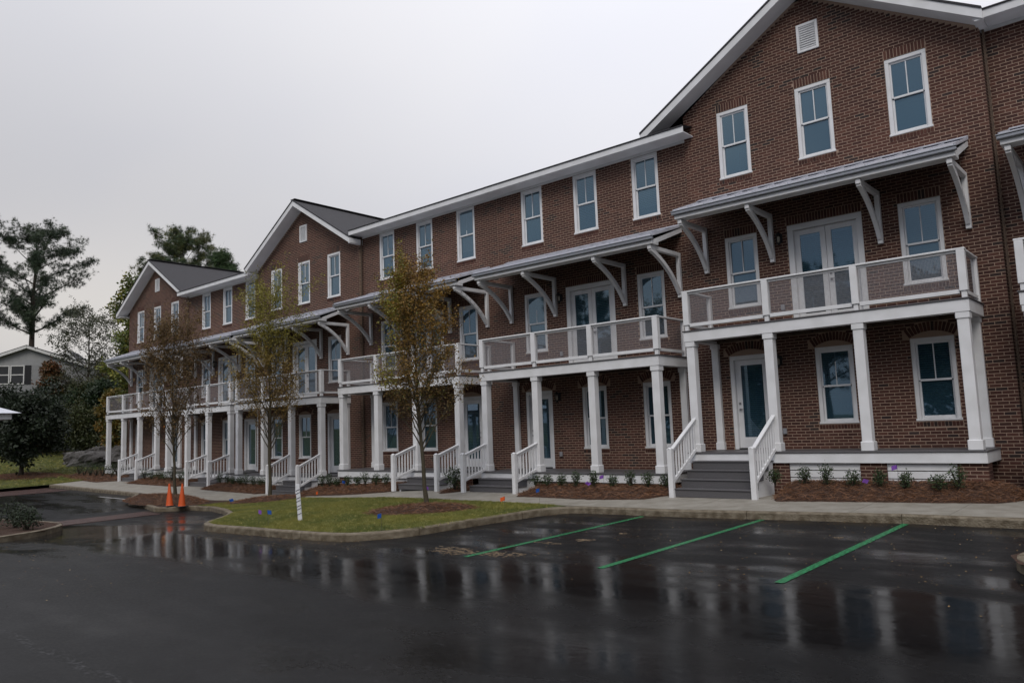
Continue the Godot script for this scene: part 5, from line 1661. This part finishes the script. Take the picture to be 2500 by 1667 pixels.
func far_house(at: Vector3, turn: float, w: float, d: float, h: float, rh: float, siding: String, label: String, wins: Array) -> void:
	var o := thing("distant_house", at, turn)
	tag(o, label, "house", "houses on the rise behind the trees")
	var b := MB.new()
	b.span(Vector3(-w / 2, -2, -d), Vector3(w / 2, h, 0))
	b.flat(Vector3(-w / 2, h, -0.001), Vector3(w / 2, h, -0.001), Vector3(0, h + rh, -0.001), Vector3(0, 0, 1))
	put(b.mesh(), "wall", M[siding], o)
	for k in int(h / 0.16):
		put(keep("lap%.1f" % w, func(m: MB): m.bar(Vector3(-w / 2, 0, 0.008), Vector3(w / 2, 0, 0.008), 0.14, 0.014, 0.0, Vector3(0, 1, 0.12))), "siding_board", M[siding], o, Transform3D(Basis(), Vector3(0, 0.1 + k * 0.16, 0)))
	b = MB.new()
	for s in [-1.0, 1.0]:
		var a := Vector3(0, h + rh + 0.1, 0.4); var e := Vector3(s * (w / 2 + 0.4), h - 0.15, 0.4)
		var bk := Vector3(0, 0, -d - 0.8)
		b.quad(a, e, e + bk, a + bk, Vector3(s, 2, 0))
		b.quad(a, e, e - Vector3(0, 0.06, 0), a - Vector3(0, 0.06, 0), Vector3(0, 0, 1))
	var roof := put(b.mesh(), "roof", M.shingle, o)
	for s in [-1.0, 1.0]:
		b = MB.new()
		b.bar(Vector3(0, h + rh - 0.06, 0.38), Vector3(s * (w / 2 + 0.38), h - 0.31, 0.38), 0.2, 0.04, 0.0, Vector3(0, 1, 0))
		put(b.mesh(), "rake_board", M.white_dull, roof)
	for q in wins:
		var f := put(keep("far_window", func(m: MB):
			m.span(Vector3(-0.5, -0.75, 0.0), Vector3(-0.42, 0.75, 0.06)); m.span(Vector3(0.42, -0.75, 0.0), Vector3(0.5, 0.75, 0.06))
			m.span(Vector3(-0.42, 0.67, 0.0), Vector3(0.42, 0.75, 0.06)); m.span(Vector3(-0.42, -0.75, 0.0), Vector3(0.42, -0.67, 0.06)); m.span(Vector3(-0.42, -0.04, 0.0), Vector3(0.42, 0.04, 0.05))), "window", M.white_dull, o, Transform3D(Basis(), Vector3(q[0], q[1], 0.02)))
		put(keep("far_pane", func(m: MB): m.quad(Vector3(-0.42, -0.67, 0.02), Vector3(0.42, -0.67, 0.02), Vector3(0.42, 0.67, 0.02), Vector3(-0.42, 0.67, 0.02), Vector3(0, 0, 1))), "pane", M.inside, f)
		for s in q[2]:
			put(keep("shutter", func(m: MB): m.box(Vector3(0, 0, 0.03), Vector3(0.42, 1.5, 0.05), 0.01)), "shutter", M.black_metal, o, Transform3D(Basis(), Vector3(q[0] + s * 0.75, q[1], 0.02)))

func make_background() -> void:
	var facing := 0.95                        # these fronts look towards the lot
	far_house(Vector3(-69.2, 0.75, -4.6), facing, 9.0, 9.0, 7.2, 1.5, "siding", "pale sided house with dark shutters behind the tall pine", [[-1.75, 6.45, [-1.0]], [-0.7, 6.45, [1.0]], [-1.75, 3.4, []], [1.9, 6.3, []]])
	far_house(Vector3(-78.5, 1.8, -9.5), facing, 26.0, 10.0, 6.2, 1.6, "siding_tan", "long house with a dark roof seen through the thin tree", [[6.0, 5.2, []], [8.0, 5.2, []]])
	far_house(Vector3(-76.2, 1.8, -9.8), facing, 5.6, 3.0, 5.6, 2.6, "siding_tan", "tan gabled house front behind the thin tree", [[0.5, 5.0, [1.0]]])
	var pine := [Color(0.014, 0.032, 0.012), Color(0.02, 0.04, 0.014), Color(0.028, 0.046, 0.016)]
	big_tree("pine_tree", Vector3(-84.0, gy(-84, -9), -9.2), 22.6, 5.0, 0.48, 11, 1000, 7, 0.32, pine, true, "tallest dark pine with a bare trunk at the left", "tall trees behind the row", 0.42)
	big_tree("pine_tree", Vector3(-77.0, gy(-77, -20), -20.5), 23.0, 4.4, 0.66, 12, 460, 9, 0.4, [Color(0.03, 0.06, 0.02), Color(0.055, 0.08, 0.022), Color(0.09, 0.095, 0.026)], true, "open-crowned pine rising over the farthest gable", "tall trees behind the row", 0.3)
	big_tree("pine_tree", Vector3(-55.6, gy(-55, -14), -14.0), 17.6, 4.6, 0.35, 13, 800, 9, 0.32, [Color(0.03, 0.065, 0.018), Color(0.045, 0.08, 0.02)], true, "smaller conical pine right of the open-crowned one", "tall trees behind the row", 0.2, "bark", 0.0)
	big_tree("thin_tree", Vector3(-64.3, gy(-64, -7), -7.3), 11.4, 3.6, 0.3, 14, 620, 3, 0.2, [Color(0.03, 0.04, 0.02), Color(0.045, 0.05, 0.025), Color(0.06, 0.06, 0.03)], false, "thin grey-green tree with sky showing through its crown", "tall trees behind the row", 0.16)
	big_tree("leafy_tree", Vector3(-51.5, gy(-51, -5), -5.6), 13.0, 2.0, 0.3, 15, 700, 4, 0.3, [Color(0.12, 0.14, 0.02), Color(0.19, 0.175, 0.025), Color(0.06, 0.085, 0.018)], false, "yellow-green tree against the far house's left corner", "tall trees behind the row", 0.15)
	var olive := [Color(0.03, 0.04, 0.01), Color(0.045, 0.05, 0.014)]
	var darkg := [Color(0.01, 0.024, 0.007), Color(0.016, 0.034, 0.009)]
	var rust := [Color(0.13, 0.048, 0.012), Color(0.09, 0.045, 0.013), Color(0.065, 0.042, 0.013)]
	var gold := [Color(0.15, 0.11, 0.018), Color(0.09, 0.09, 0.02), Color(0.17, 0.1, 0.015)]
	for q in [
		[-66.0, -5.3, 9.4, 1.8, rust, "rust-coloured conical tree right of the tall pine's trunk", 0.0],
		[-66.9, -4.0, 4.4, 1.9, darkg, "dark evergreen below the pale sided house", 1.0],
		[-67.8, -6.9, 6.6, 1.8, olive, "olive tree right behind the rust-coloured one", 1.0],
		[-61.9, -6.4, 6.6, 1.8, olive, "olive green tree under the thin grey-green tree", 1.0],
		[-58.7, -6.6, 7.0, 1.6, darkg, "dark green tree left of the yellow-leaved ones", 1.0],
		[-69.5, -10.2, 8.2, 1.9, gold, "golden tree before the long dark-roofed house", 1.0],
		[-70.6, -3.0, 3.8, 1.8, darkg, "low dark evergreen at the left edge below the pale house", 1.0],
		[-62.0, -5.0, 5.0, 1.9, darkg, "rounded dark evergreen at the lawn's far edge", 1.0],
		[-54.2, -5.6, 6.3, 1.3, gold, "gold-tinged small tree beside the far balcony", 1.0],
		[-64.4, -4.2, 3.6, 1.9, rust, "low brown thicket tree behind the lawn", 1.0],
		[-58.9, -5.3, 3.9, 1.8, olive, "low olive thicket tree beside the boulders", 1.0],
		[-72.4, -2.0, 4.8, 2.0, darkg, "tall dark evergreen cut by the left edge of the picture", 1.0],
		[-51.8, -6.2, 4.8, 1.2, darkg, "dark evergreen close behind the far porch", 1.0]]:
		big_tree("background_tree", Vector3(q[0], gy(q[0], q[1]), q[1]), q[2] * 0.8, q[3], 0.12, int(-q[0] * 10 - q[1]), 520, 5, 0.3, q[4], false, q[5], "trees at the edge of the lawn", 0.09, "bark", q[6])
	big_tree("magnolia_tree", Vector3(-48.1, gy(-48, 1.9) + 0.1, 1.9), 4.0, 2.4, 0.1, 16, 700, 5, 0.27, [Color(0.008, 0.016, 0.006), Color(0.012, 0.022, 0.008)], false, "dense dark evergreen standing in a mulch ring on the left lawn", "", 0.12)
	for q in [
		[-52.0, -3.3, Vector3(1.5, 0.85, 0.8), 61, "big slanting grey boulder beside the far porch"], [-50.2, -4.2, Vector3(0.9, 0.8, 0.8), 62, "grey boulder half behind the far porch's columns"],
		[-54.0, -3.0, Vector3(0.9, 0.7, 0.7), 63, "rounded grey boulder leftmost of the group"], [-55.2, -5.4, Vector3(1.5, 1.0, 1.0), 64, "higher boulder behind the slanting one"], [-53.4, -5.6, Vector3(0.8, 1.2, 0.7), 65, "tan upright boulder at the back of the group"]]:
		boulder(Vector3(q[0], gy(q[0], q[1]) + 0.3, q[1]), q[2], q[3], q[4])
	# trees across the lot, which shade the low sky and show mirrored in the panes
	for k in 11:
		var p := Vector3(-52.0 + k * 8.2 + rng.randf_range(-1.5, 1.5), 0.0, 40.0 + 4.0 * sin(k * 2.1))
		p.y = gy(p.x, p.z) - 0.2
		var place: String = ORD[k] if k < 10 else "eleventh"
		if k % 3 == 1:
			big_tree("pine_tree", p, 15.0 + 2.0 * (k % 2), 4.4, 0.3, 80 + k, 360, 7, 0.5, pine, true, "pine across the lot, %s of its row, mirrored in the panes" % place, "trees across the lot", 0.3)
		else:
			big_tree("background_tree", p, 8.5 + 1.5 * sin(k * 1.7), 5.6, 0.1, 80 + k, 620, 4, 0.62, olive if k % 2 == 0 else darkg, false, "leafy tree across the lot, %s of its row" % place, "trees across the lot", 0.25)
